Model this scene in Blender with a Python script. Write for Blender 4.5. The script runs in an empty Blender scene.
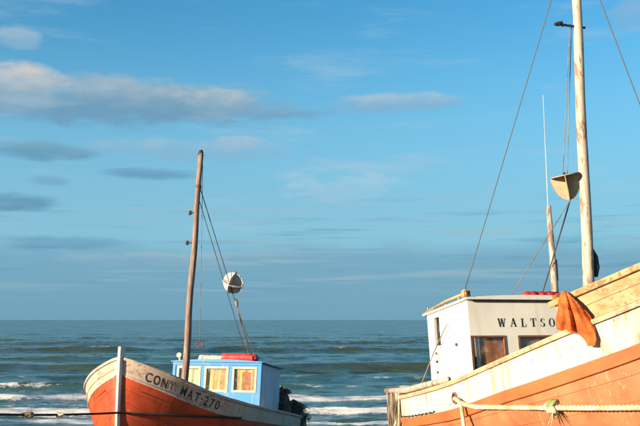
import bpy, bmesh, math, random
import numpy as np
from mathutils import Vector, Matrix

random.seed(7)
rng = np.random.default_rng(11)
R_ = math.radians
scene = bpy.context.scene
C = scene.collection

# ------------------------------------------------------------------ camera
EYE = 4.8                         # eye height above the sea (metres)
FPX = 900.0                       # focal length in pixels of the 640 px wide photograph
PITCH = math.atan(107 / FPX)      # horizon at row 320 of 426
cam_d = bpy.data.cameras.new('camera')
cam_d.sensor_width = 36.0
cam_d.lens = 36.0 * FPX / 640.0
cam_d.clip_start = 0.1
cam_d.clip_end = 120000.0
cam = bpy.data.objects.new('camera', cam_d)
C.objects.link(cam)
cam.location = (0, 0, EYE)
cam.rotation_euler = (math.pi / 2 + PITCH, 0, 0)
scene.camera = cam

# ------------------------------------------------------------------ light
SUN_AZ = (-0.845, -0.535)           # horizontal direction towards the sun
SUN_EL = R_(12.5)
SUN_STRENGTH = 5.0
SKY_STRENGTH = 0.073
EXPOSURE = 1.35

vs = scene.view_settings
vs.view_transform = 'Standard'
vs.look = 'None'
vs.exposure = EXPOSURE
vs.gamma = 1.0
vs.use_curve_mapping = False
scene.render.engine = 'CYCLES'
scene.cycles.use_denoising = True
scene.cycles.max_bounces = 6
scene.cycles.transparent_max_bounces = 8
scene.cycles.caustics_reflective = False
scene.cycles.caustics_refractive = False
scene.cycles.sample_clamp_indirect = 6.0

sun_d = bpy.data.lights.new('sun', 'SUN')
sun_d.energy = SUN_STRENGTH
sun_d.angle = R_(0.55)
sun_d.color = (1.0, 0.83, 0.60)
sun = bpy.data.objects.new('sun', sun_d)
C.objects.link(sun)
n_ = math.hypot(*SUN_AZ)
to_sun = Vector((SUN_AZ[0] / n_ * math.cos(SUN_EL), SUN_AZ[1] / n_ * math.cos(SUN_EL), math.sin(SUN_EL)))
sun.rotation_euler = to_sun.to_track_quat('Z', 'Y').to_euler()
sun.location = to_sun * 60


# ------------------------------------------------------------------ node helper
class NG:
    """tiny helper to write node graphs as expressions"""
    def __init__(self, tree):
        self.t = tree; self.n = tree.nodes; self.l = tree.links

    def node(self, kind, **kw):
        nd = self.n.new(kind)
        for k, v in kw.items():
            setattr(nd, k, v)
        return nd

    def put(self, sock, v):
        if isinstance(v, bpy.types.NodeSocket):
            self.l.new(v, sock)
        elif v is not None:
            sock.default_value = v

    def m(self, op, a, b=None, c=None, clamp=False):
        nd = self.node('ShaderNodeMath', operation=op, use_clamp=clamp)
        for i, v in enumerate((a, b, c)):
            if v is not None:
                self.put(nd.inputs[i], v)
        return nd.outputs[0]

    def smooth(self, x, lo, hi, a=0.0, b=1.0):
        nd = self.node('ShaderNodeMapRange', interpolation_type='SMOOTHSTEP')
        for i, v in enumerate((x, lo, hi, a, b)):
            self.put(nd.inputs[i], v)
        return nd.outputs[0]

    def lin(self, x, lo, hi, a=0.0, b=1.0):
        nd = self.node('ShaderNodeMapRange')
        for i, v in enumerate((x, lo, hi, a, b)):
            self.put(nd.inputs[i], v)
        return nd.outputs[0]

    def mix(self, f, a, b, blend='MIX'):
        nd = self.node('ShaderNodeMix', data_type='RGBA', blend_type=blend)
        self.put(nd.inputs[0], f)
        for s, v in ((nd.inputs[6], a), (nd.inputs[7], b)):
            if isinstance(v, tuple) and len(v) == 3:
                v = (*v, 1)
            self.put(s, v)
        return nd.outputs[2]

    def noise(self, vec, scale, detail=4, rough=0.55, dim='3D', dist=0.0):
        nd = self.node('ShaderNodeTexNoise', noise_dimensions=dim)
        if vec is not None:
            self.l.new(vec, nd.inputs['Vector'])
        nd.inputs['Scale'].default_value = scale
        nd.inputs['Detail'].default_value = detail
        nd.inputs['Roughness'].default_value = rough
        nd.inputs['Distortion'].default_value = dist
        return nd.outputs[0]

    def mapping(self, vec, scale=(1, 1, 1), loc=(0, 0, 0), rot=(0, 0, 0)):
        nd = self.node('ShaderNodeMapping')
        self.l.new(vec, nd.inputs[0])
        nd.inputs['Location'].default_value = loc
        nd.inputs['Rotation'].default_value = rot
        nd.inputs['Scale'].default_value = scale
        return nd.outputs[0]

    def comb(self, x, y, z=0.0):
        nd = self.node('ShaderNodeCombineXYZ')
        for i, v in enumerate((x, y, z)):
            self.put(nd.inputs[i], v)
        return nd.outputs[0]


# ------------------------------------------------------------------ world: sky with drifting evening clouds
world = bpy.data.worlds.new('World')
scene.world = world
world.use_nodes = True
g = NG(world.node_tree)
world.node_tree.nodes.clear()
wout = g.node('ShaderNodeOutputWorld')
bg = g.node('ShaderNodeBackground')
bg.inputs['Strength'].default_value = SKY_STRENGTH
g.l.new(bg.outputs[0], wout.inputs[0])
sky = g.node('ShaderNodeTexSky', sky_type='NISHITA')
sky.sun_disc = False
sky.sun_elevation = SUN_EL
sky.sun_rotation = math.atan2(SUN_AZ[0], SUN_AZ[1])
sky.altitude = 0
sky.air_density = 1.0
sky.dust_density = 0.25
sky.ozone_density = 2.2
tc = g.node('ShaderNodeTexCoord')
sep = g.node('ShaderNodeSeparateXYZ')
g.l.new(tc.outputs['Generated'], sep.inputs[0])
dx, dy, dz = sep.outputs
az = g.m('ARCTAN2', dx, dy)                    # 0 straight out to sea, + to the right
el = g.m('ARCSINE', dz)


def pu(x): return math.atan((x - 320) / FPX)
def pv(y): return math.atan((320 - y) / FPX)


uv = g.comb(az, el)
n_soft = g.noise(g.mapping(uv, (9, 34, 1)), 1.0, 6, 0.55)
n_fine = g.noise(g.mapping(uv, (24, 84, 1), (3.1, 1.7, 0)), 1.0, 9, 0.64)
n_lump = g.noise(g.mapping(uv, (38, 70, 1), (7.3, 4.2, 0)), 1.0, 5, 0.55)
wob = g.m('ADD', g.m('MULTIPLY', g.m('SUBTRACT', n_soft, 0.5), 2.2), g.m('MULTIPLY', g.m('SUBTRACT', n_fine, 0.5), 1.9))
lump = g.m('ADD', g.m('MULTIPLY', g.m('SUBTRACT', n_lump, 0.5), 2.0), g.m('MULTIPLY', g.m('SUBTRACT', n_fine, 0.5), 1.0))

hs = g.node('ShaderNodeHueSaturation')
hs.inputs['Hue'].default_value = 0.497
hs.inputs['Saturation'].default_value = 1.12
hs.inputs['Value'].default_value = 1.0
g.l.new(sky.outputs[0], hs.inputs['Color'])
col = g.mix(1.0, hs.outputs[0], (0.46, 0.97, 1.06), 'MULTIPLY')      # clear maritime air: less red in the scattered light
K = 1.0 / (SKY_STRENGTH * 2 ** EXPOSURE)       # display-linear to sky radiance


def srgb(r, gg, b, k=K):
    f = lambda c: ((c / 255 + 0.055) / 1.055) ** 2.4 if c > 10 else c / 255 / 12.92
    return (f(r) * k, f(gg) * k, f(b) * k)


# thin milky veil that thickens towards the sea horizon, then the grey-blue evening bank low down
veil = g.smooth(el, 0.36, 0.07)
col = g.mix(g.m('MULTIPLY', veil, 0.84), col, srgb(136, 186, 213))
bank_n = g.m('ADD', el, g.m('MULTIPLY', g.m('SUBTRACT', n_soft, 0.5), 0.045))
bank = g.smooth(bank_n, 0.094, 0.062)
bank_c = g.mix(g.smooth(el, 0.0, 0.075), srgb(106, 154, 180), srgb(116, 164, 190))
col = g.mix(g.m('MULTIPLY', bank, 0.78), col, bank_c)
n_bar = g.noise(g.mapping(uv, (4.5, 95, 1), (2.7, 8.1, 0)), 1.0, 5, 0.55)
n_bar2 = g.noise(g.mapping(uv, (6.5, 120, 1), (9.7, 3.4, 0)), 1.0, 5, 0.6)
low = g.m('MULTIPLY', g.smooth(el, 0.010, 0.045), g.smooth(el, 0.16, 0.085))
col = g.mix(g.m('MULTIPLY', g.m('MULTIPLY', g.smooth(n_bar, 0.50, 0.68), low), 0.55), col, srgb(160, 188, 200))
col = g.mix(g.m('MULTIPLY', g.m('MULTIPLY', g.smooth(n_bar2, 0.52, 0.70), low), 0.55), col, srgb(102, 153, 182))

# each cloud: centre and half sizes in photograph pixels, opacity, colour of lit top, colour of base, edge wobble
WARM = (203, 203, 200); GREY = (112, 160, 188); PALE = (168, 196, 208); DARK = (96, 148, 180)
clouds = [
    (118, 104, 182, 24, .94, (164, 184, 196), (112, 158, 187), .9),
    (12, 95, 46, 22, .85, (214, 208, 200), (146, 176, 195), 0.8),
    (262, 110, 56, 8, .60, (140, 176, 198), (118, 164, 192), 0.8),
    (222, 101, 44, 13, .62, (198, 204, 206), (130, 170, 195), 0.9),
    (402, 101, 72, 10, .62, (190, 200, 205), (134, 176, 203), 1.0),
    (8, 47, 24, 12, .55, (196, 206, 212), (150, 185, 208), 0.8),
    (36, 158, 54, 9, .80, (122, 166, 190), (100, 152, 182), 0.8),
    (145, 176, 50, 6, .75, (112, 162, 192), (98, 152, 186), 0.7),
    (14, 208, 40, 9, .80, (110, 160, 188), (92, 145, 176), 0.8),
    (46, 186, 22, 5, .45, (120, 166, 192), (104, 156, 186), 0.8),
    (190, 151, 105, 11, .42, (186, 198, 206), (140, 178, 202), 1.0),
    (236, 141, 26, 6, .40, (212, 206, 204), (160, 188, 204), 1.0),
    (345, 188, 60, 15, .34, (196, 216, 224), (170, 202, 218), 1.6),
    (295, 176, 26, 5, .30, (190, 212, 222), (170, 202, 218), 1.3),
    (66, 246, 60, 7, .55, (108, 160, 190), (98, 152, 184), 1.0),
    (150, 261, 90, 7, .42, (172, 194, 204), (140, 178, 198), 1.1),
    (350, 256, 120, 7, .38, (150, 186, 204), (118, 168, 196), 1.2),
    (640, 24, 24, 15, .35, (176, 186, 206), (150, 178, 205), 1.2),
]
for (cx, cy, hw_, hh, op, top_c, base_c, wb) in clouds:
    u0, v0 = pu(cx), pv(cy)
    a, b = 1.12 * hw_ / FPX, 1.18 * hh / FPX
    du = g.m('DIVIDE', g.m('SUBTRACT', az, u0), a)
    dv = g.m('DIVIDE', g.m('SUBTRACT', el, v0), b)
    # flat-ish base: squeeze the lower half
    r2 = g.m('ADD', g.m('MULTIPLY', du, du), g.m('MULTIPLY', dv, dv))
    w_in = wob if wb < 0.75 else g.m('ADD', g.m('MULTIPLY', wob, 0.75), g.m('MULTIPLY', lump, 0.45))
    field = g.m('ADD', g.m('SUBTRACT', 1.0, r2), g.m('MULTIPLY', w_in, 0.85 * wb))
    mask = g.m('MULTIPLY', g.smooth(field, -0.05, 0.85), op)
    shade = g.smooth(g.m('ADD', dv, g.m('MULTIPLY', lump, 0.55)), -0.35, 0.95)
    col = g.mix(mask, col, g.mix(shade, srgb(*base_c), srgb(*top_c)))

# the same kind of thin streaky cloud carried on all round the sky
streak = g.noise(g.mapping(uv, (5, 30, 1), (11.3, 5.2, 0)), 1.0, 7, 0.6)
band = g.m('MULTIPLY', g.smooth(el, 0.05, 0.12), g.smooth(el, 0.62, 0.26))
col = g.mix(g.m('MULTIPLY', g.m('MULTIPLY', g.smooth(streak, 0.52, 0.78), band), 0.5), col, srgb(176, 204, 218))
g.l.new(col, bg.inputs['Color'])


# ------------------------------------------------------------------ materials
def new_mat(name):
    m = bpy.data.materials.new(name)
    m.use_nodes = True
    t = m.node_tree
    return m, NG(t), t.nodes['Principled BSDF']


def paint(name, base, wear=(0.30, 0.18, 0.10), wear_amt=0.5, streak=0.35, streak_col=(0.25, 0.10, 0.04),
          rough=0.55, vary=0.18, bump=0.25, chip=0.62, fine=30, streak_dir=(7, 7, 0.55), chip_k=0.55, chip_dir=(1, 1, 1.6)):
    m, g, p = new_mat(name)
    co = g.node('ShaderNodeTexCoord').outputs['Object']
    big = g.noise(g.mapping(co, (1, 1, 1)), 1.6, 5, 0.6)
    c = g.mix(g.lin(big, 0.3, 0.7), tuple(b * (1 - vary) for b in base), tuple(min(1, b * (1 + vary)) for b in base))
    st = g.noise(g.mapping(co, streak_dir), 1.0, 5, 0.6)
    st2 = g.noise(g.mapping(co, (1.1, 1.1, 0.7), (3, 1, 2)), 1.0, 3, 0.5)
    sm = g.m('MULTIPLY', g.m('MULTIPLY', g.smooth(st, 0.47, 0.68), g.smooth(st2, 0.38, 0.60)), streak)
    c = g.mix(sm, c, streak_col)
    ch = g.noise(g.mapping(co, chip_dir), fine * chip_k, 8, 0.68)
    ch2 = g.noise(g.mapping(co, (1, 1, 1), (5, 2, 8)), 1.4, 4, 0.6)
    cm = g.m('MULTIPLY', g.smooth(g.m('ADD', ch, g.m('MULTIPLY', g.m('SUBTRACT', ch2, 0.5), 0.5)), chip, chip + 0.06), wear_amt)
    c = g.mix(cm, c, wear)
    g.put(p.inputs['Base Color'], c)
    g.put(p.inputs['Roughness'], g.lin(big, 0.3, 0.7, rough - 0.12, rough + 0.14))
    p.inputs['Specular IOR Level'].default_value = 0.35
    bn = g.node('ShaderNodeBump')
    bn.inputs['Strength'].default_value = bump
    bn.inputs['Distance'].default_value = 0.006
    fn = g.noise(co, fine, 5, 0.65)
    g.put(bn.inputs['Height'], g.m('SUBTRACT', fn, g.m('MULTIPLY', cm, 0.8)))
    g.l.new(bn.outputs[0], p.inputs['Normal'])
    return m


def wood(name, base, dark, rough=0.75, grain=(30, 30, 2.2), bump=0.5):
    m, g, p = new_mat(name)
    co = g.node('ShaderNodeTexCoord').outputs['Object']
    gr = g.noise(g.mapping(co, grain), 1.0, 6, 0.65)
    bl = g.noise(co, 1.3, 4, 0.6)
    c = g.mix(g.smooth(gr, 0.40, 0.68), dark, base)
    c = g.mix(g.smooth(bl, 0.45, 0.72), c, tuple(b * 0.55 for b in base))
    g.put(p.inputs['Base Color'], c)
    p.inputs['Roughness'].default_value = rough
    bn = g.node('ShaderNodeBump')
    bn.inputs['Strength'].default_value = bump
    bn.inputs['Distance'].default_value = 0.006
    g.put(bn.inputs['Height'], gr)
    g.l.new(bn.outputs[0], p.inputs['Normal'])
    return m


def plain(name, base, rough=0.6, vary=0.2, scale=8, metal=0.0, bump=0.2, bscale=60, bdist=0.004):
    m, g, p = new_mat(name)
    co = g.node('ShaderNodeTexCoord').outputs['Object']
    n = g.noise(co, scale, 5, 0.6)
    g.put(p.inputs['Base Color'], g.mix(g.lin(n, 0.3, 0.7), tuple(b * (1 - vary) for b in base), tuple(min(1, b * (1 + vary)) for b in base)))
    p.inputs['Roughness'].default_value = rough
    p.inputs['Metallic'].default_value = metal
    bn = g.node('ShaderNodeBump')
    bn.inputs['Strength'].default_value = bump
    bn.inputs['Distance'].default_value = bdist
    g.put(bn.inputs['Height'], g.noise(co, bscale, 4, 0.6))
    g.l.new(bn.outputs[0], p.inputs['Normal'])
    return m


def rope_mat(name, base, dark):
    m, g, p = new_mat(name)
    co = g.node('ShaderNodeTexCoord').outputs['Object']
    n = g.noise(co, 5, 5, 0.6)
    f = g.noise(co, 90, 3, 0.6)
    g.put(p.inputs['Base Color'], g.mix(g.smooth(g.m('ADD', g.m('MULTIPLY', n, 0.7), g.m('MULTIPLY', f, 0.3)), 0.38, 0.6), dark, base))
    p.inputs['Roughness'].default_value = 0.9
    bn = g.node('ShaderNodeBump')
    bn.inputs['Strength'].default_value = 0.6
    bn.inputs['Distance'].default_value = 0.008
    g.put(bn.inputs['Height'], f)
    g.l.new(bn.outputs[0], p.inputs['Normal'])
    return m


def glass_mat(name, tint, refl=0.12):
    m, g, p = new_mat(name)
    out = m.node_tree.nodes['Material Output']
    co = g.node('ShaderNodeTexCoord').outputs['Object']
    tr = g.node('ShaderNodeBsdfTransparent'); tr.inputs[0].default_value = (*tint, 1)
    gl = g.node('ShaderNodeBsdfGlossy'); gl.inputs['Roughness'].default_value = 0.08
    df = g.node('ShaderNodeBsdfDiffuse'); df.inputs[0].default_value = (0.55, 0.5, 0.42, 1)
    ge = g.node('ShaderNodeNewGeometry')
    dt = g.node('ShaderNodeVectorMath', operation='DOT_PRODUCT'); g.l.new(ge.outputs['Normal'], dt.inputs[0]); g.l.new(ge.outputs['Incoming'], dt.inputs[1])
    sch = g.m('ADD', 0.04, g.m('MULTIPLY', 0.96, g.m('POWER', g.m('SUBTRACT', 1.0, g.m('ABSOLUTE', dt.outputs['Value'])), 5.0)))
    mx = g.node('ShaderNodeMixShader'); mx2 = g.node('ShaderNodeMixShader')
    g.put(mx2.inputs[0], g.m('MULTIPLY', g.smooth(g.noise(co, 7, 5, 0.6), 0.45, 0.8), 0.35))   # salt grime
    g.l.new(tr.outputs[0], mx2.inputs[1]); g.l.new(df.outputs[0], mx2.inputs[2])
    g.put(mx.inputs[0], g.m('ADD', sch, refl * 0.3))
    g.l.new(mx2.outputs[0], mx.inputs[1]); g.l.new(gl.outputs[0], mx.inputs[2])
    g.l.new(mx.outputs[0], out.inputs[0])
    return m


M = {}
M['red_hull'] = paint('red_hull_paint', (0.42, 0.054, 0.013), wear=(0.34, 0.17, 0.10), wear_amt=.7, streak=.85,
                      streak_col=(0.15, 0.028, 0.014), rough=.55, chip=.63, vary=.28, streak_dir=(6, 6, .5), chip_dir=(1, 1, .5))
M['band_left'] = paint('weathered_cream_paint', (0.47, 0.35, 0.27), wear=(0.26, 0.16, 0.11), wear_amt=.75, streak=.6,
                       streak_col=(0.30, 0.14, 0.08), chip=.56, vary=.2, chip_k=.30)
M['stem_white'] = paint('stem_white_paint', (0.68, 0.60, 0.52), wear=(0.36, 0.22, 0.15), wear_amt=.6, streak=.3, chip=.60)
M['salmon_hull'] = paint('salmon_hull_paint', (0.44, 0.135, 0.058), wear=(0.50, 0.27, 0.15), wear_amt=.5, streak=.85,
                         streak_col=(0.26, 0.055, 0.014), rough=.6, chip=.60, vary=.34, streak_dir=(4, 4, 0.45), chip_k=.5, chip_dir=(1, 1, .22))
M['white_house'] = paint('white_wheelhouse_paint', (0.70, 0.65, 0.55), wear=(0.34, 0.20, 0.10), wear_amt=.6, streak=.40,
                         streak_col=(0.46, 0.28, 0.12), chip=.69, vary=.08)
M['orange_trim'] = paint('orange_trim_paint', (0.44, 0.108, 0.034), wear=(0.44, 0.24, 0.12), wear_amt=.45, streak=.6, chip=.62, chip_k=.9)
M['white_paint'] = paint('white_boat_paint', (0.54, 0.49, 0.40), wear=(0.17, 0.085, 0.04), wear_amt=.85, streak=.75,
                         streak_col=(0.30, 0.13, 0.04), chip=.60, vary=.16)
M['cap_wood'] = paint('worn_cap_rail', (0.42, 0.27, 0.13), wear=(0.20, 0.09, 0.035), wear_amt=.8, streak=.6,
                      streak_col=(0.42, 0.14, 0.04), chip=.55)
M['rail_rust'] = paint('rust_stained_rail', (0.46, 0.32, 0.19), wear=(0.34, 0.13, 0.04), wear_amt=.8, streak=.5, streak_col=(0.16, 0.05, 0.02), chip=.57)
M['bow_tan'] = paint('tan_bow_board', (0.44, 0.29, 0.15), wear=(0.18, 0.07, 0.03), wear_amt=.7, streak=.7, streak_col=(0.36, 0.12, 0.03), chip=.60, streak_dir=(.8, 6, 9))
M['blue_paint'] = paint('blue_paint', (0.035, 0.205, 0.46), wear=(0.36, 0.40, 0.42), wear_amt=.75, streak=.6,
                        streak_col=(0.16, 0.28, 0.40), chip=.60)
M['pale_board'] = paint('bleached_board', (0.52, 0.57, 0.63), wear=(0.30, 0.33, 0.38), wear_amt=.7, streak=.7,
                        streak_col=(0.30, 0.42, 0.58), chip=.56, streak_dir=(9, 9, 0.6))
M['window_trim'] = paint('cream_window_trim', (0.56, 0.46, 0.30), wear=(0.3, 0.2, 0.1), chip=.6)
M['mast_wood'] = wood('mast_wood', (0.36, 0.22, 0.16), (0.13, 0.075, 0.05))
M['mast_cream'] = paint('mast_cream_paint', (0.43, 0.35, 0.27), wear=(0.20, 0.115, 0.07), wear_amt=.9, streak=.85,
                        streak_col=(0.24, 0.13, 0.075), chip=.53, streak_dir=(26, 26, 1.1), chip_k=.32, chip_dir=(1.6, 1.6, .35), bump=.5)
M['deck_wood'] = wood('deck_wood', (0.30, 0.21, 0.13), (0.12, 0.08, 0.05), grain=(2.2, 30, 30))
M['inner_hull'] = plain('inner_hull', (0.16, 0.07, 0.045), .8)
M['dark_iron'] = plain('dark_iron', (0.035, 0.028, 0.025), .6, metal=.3)
M['rust_iron'] = plain('rusty_iron', (0.14, 0.055, 0.025), .85, vary=.5, scale=14)
M['wire'] = plain('stay_wire', (0.07, 0.065, 0.06), .6)
M['black_paint'] = paint('black_letter_paint', (0.022, 0.018, 0.018), wear=(0.34, 0.26, 0.21), wear_amt=.8, streak=.0, chip=.585, fine=60)
M['curtain'] = plain('cream_curtain', (0.62, 0.36, 0.13), .9, vary=.3, scale=4, bump=.6, bscale=14, bdist=.03)
M['curtain_green'] = plain('faded_green_curtain', (0.50, 0.50, 0.28), .9, vary=.2, scale=4)
M['panel_brown'] = wood('cabin_panelling', (0.62, 0.20, 0.06), (0.30, 0.085, 0.025), grain=(3, 3, 22))
M['dark_room'] = plain('cabin_dark', (0.045, 0.035, 0.03), .9)
M['glass'] = glass_mat('window_glass', (0.92, 0.92, 0.88), .20)
M['rope_pale'] = rope_mat('pale_hawser', (0.62, 0.52, 0.34), (0.36, 0.26, 0.14))
M['rope_dark'] = rope_mat('tarred_rope', (0.05, 0.035, 0.03), (0.02, 0.016, 0.015))
M['rope_grey'] = rope_mat('grey_rope', (0.22, 0.19, 0.15), (0.09, 0.075, 0.06))
M['rope_green'] = rope_mat('green_rope', (0.26, 0.34, 0.12), (0.10, 0.15, 0.05))
M['net_brown'] = rope_mat('brown_net', (0.17, 0.11, 0.065), (0.05, 0.035, 0.025))
M['net_green'] = rope_mat('dark_green_net', (0.09, 0.12, 0.06), (0.02, 0.03, 0.02))
M['red_cloth'] = plain('red_tarpaulin', (0.55, 0.035, 0.025), .6, vary=.3, scale=5, bump=.5, bscale=12, bdist=.02)
M['cream_cloth'] = plain('cream_canvas', (0.55, 0.42, 0.30), .85, vary=.2, scale=5, bump=.5, bscale=12, bdist=.02)
M['orange_cloth'] = plain('orange_canvas', (0.46, 0.085, 0.010), .85, vary=.6, scale=6, bump=.35, bscale=70, bdist=.004)
M['plate_white'] = paint('white_plate_paint', (0.60, 0.52, 0.42), wear=(0.25, 0.13, 0.07), wear_amt=.7, streak=.4, chip=.58)
M['plate_brown'] = wood('reflector_brown', (0.56, 0.42, 0.26), (0.36, 0.25, 0.15), grain=(6, 6, 6))


# sand
def sand_mat():
    m, g, p = new_mat('shingle_sand')
    co = g.node('ShaderNodeTexCoord').outputs['Object']
    a = g.noise(co, 0.35, 5, 0.6); b = g.noise(co, 22, 5, 0.7)
    vor = g.node('ShaderNodeTexVoronoi'); vor.inputs['Scale'].default_value = 26
    g.l.new(co, vor.inputs['Vector'])
    c = g.mix(g.lin(a, .3, .7), (0.26, 0.19, 0.13), (0.36, 0.28, 0.20))
    c = g.mix(g.smooth(b, .45, .7), c, (0.15, 0.11, 0.085))
    sepz = g.node('ShaderNodeSeparateXYZ'); g.l.new(co, sepz.inputs[0])
    wet = g.smooth(g.m('ADD', sepz.outputs[2], g.m('MULTIPLY', a, .3)), .55, .15)
    c = g.mix(wet, c, (0.09, 0.07, 0.055))
    g.put(p.inputs['Base Color'], c)
    g.put(p.inputs['Roughness'], g.lin(wet, 0, 1, .95, .35))
    bn = g.node('ShaderNodeBump'); bn.inputs['Strength'].default_value = .7; bn.inputs['Distance'].default_value = .03
    g.put(bn.inputs['Height'], g.m('ADD', vor.outputs['Distance'], b)); g.l.new(bn.outputs[0], p.inputs['Normal'])
    return m


def sea_mat():
    m, g, p = new_mat('sea_water')
    co = g.node('ShaderNodeTexCoord').outputs['Object']
    at_ = g.node('ShaderNodeAttribute', attribute_name='foam').outputs['Fac']
    shade_mur = g.node('ShaderNodeAttribute', attribute_name='shade_murk').outputs['Fac']
    w1 = g.noise(g.mapping(co, (0.16, 0.50, 1)), 1.0, 6, 0.62)
    w2 = g.noise(g.mapping(co, (0.9, 2.2, 1), (4, 9, 0)), 1.0, 5, 0.6)
    w3 = g.noise(g.mapping(co, (0.012, 0.035, 1), (1, 5, 0)), 1.0, 5, 0.6)
    body = g.mix(g.smooth(w3, .35, .65), (0.030, 0.088, 0.084), (0.042, 0.100, 0.090))
    body = g.mix(shade_mur, body, (0.034, 0.046, 0.030))  # murky inshore water, plus the darkness painted on the wave faces
    # wave slopes at several sizes tilt the normal directly, so that the far water keeps its facets
    def slope(scale, off, det):
        nd = g.node('ShaderNodeTexNoise'); g.l.new(g.mapping(co, scale, off), nd.inputs['Vector'])
        nd.inputs['Scale'].default_value = 1.0; nd.inputs['Detail'].default_value = det; nd.inputs['Roughness'].default_value = 0.6
        v = g.node('ShaderNodeVectorMath', operation='SUBTRACT'); g.l.new(nd.outputs['Color'], v.inputs[0]); v.inputs[1].default_value = (.5, .5, .5)
        return v.outputs[0]
    def vmul(v, k):
        nd = g.node('ShaderNodeVectorMath', operation='MULTIPLY'); g.l.new(v, nd.inputs[0]); nd.inputs[1].default_value = k; return nd.outputs[0]
    def vadd(a, b):
        nd = g.node('ShaderNodeVectorMath', operation='ADD'); g.l.new(a, nd.inputs[0]); g.l.new(b, nd.inputs[1]); return nd.outputs[0]
    sxyz = g.node('ShaderNodeSeparateXYZ'); g.l.new(co, sxyz.inputs[0])
    far = g.lin(sxyz.outputs[1], 70, 320, 1.0, 1.9)
    sl = vadd(vmul(slope((2.6, 5.5, 1), (8, 1, 0), 3), (.35, .6, 0)), vadd(vmul(slope((0.10, 0.30, 1), (0, 0, 0), 3), (.5, 1.15, 0)), vmul(slope((0.6, 1.6, 1), (3, 7, 0), 4), (.65, 1.35, 0))))
    vs_ = g.node('ShaderNodeVectorMath', operation='SCALE'); g.l.new(sl, vs_.inputs[0]); g.l.new(far, vs_.inputs['Scale']); sl = vs_.outputs[0]
    geo = g.node('ShaderNodeNewGeometry')
    nrm_ = g.node('ShaderNodeVectorMath', operation='NORMALIZE'); g.l.new(vadd(geo.outputs['Normal'], sl), nrm_.inputs[0])
    fb = g.noise(g.mapping(co, (1.3, 1.3, 1.3), (2, 2, 2)), 1.0, 7, 0.7)
    fb2 = g.noise(g.mapping(co, (6, 6, 6), (2, 2, 2)), 1.0, 5, 0.7)
    lace = g.m('ADD', g.m('MULTIPLY', fb, 0.7), g.m('MULTIPLY', fb2, 0.3))
    foam = g.smooth(g.m('ADD', at_, g.m('MULTIPLY', g.m('SUBTRACT', lace, 0.5), 1.9)), 0.40, 0.72)
    g.put(p.inputs['Base Color'], g.mix(foam, body, (0.60, 0.575, 0.54)))
    g.put(p.inputs['Roughness'], g.mix(foam, (0.16,) * 3, (0.95,) * 3))
    p.inputs['IOR'].default_value = 1.33
    g.put(p.inputs['Specular IOR Level'], g.lin(foam, 0, 1, .38, .1))
    g.l.new(nrm_.outputs[0], p.inputs['Normal'])
    return m


M['sand'] = sand_mat()
M['sea'] = sea_mat()


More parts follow.
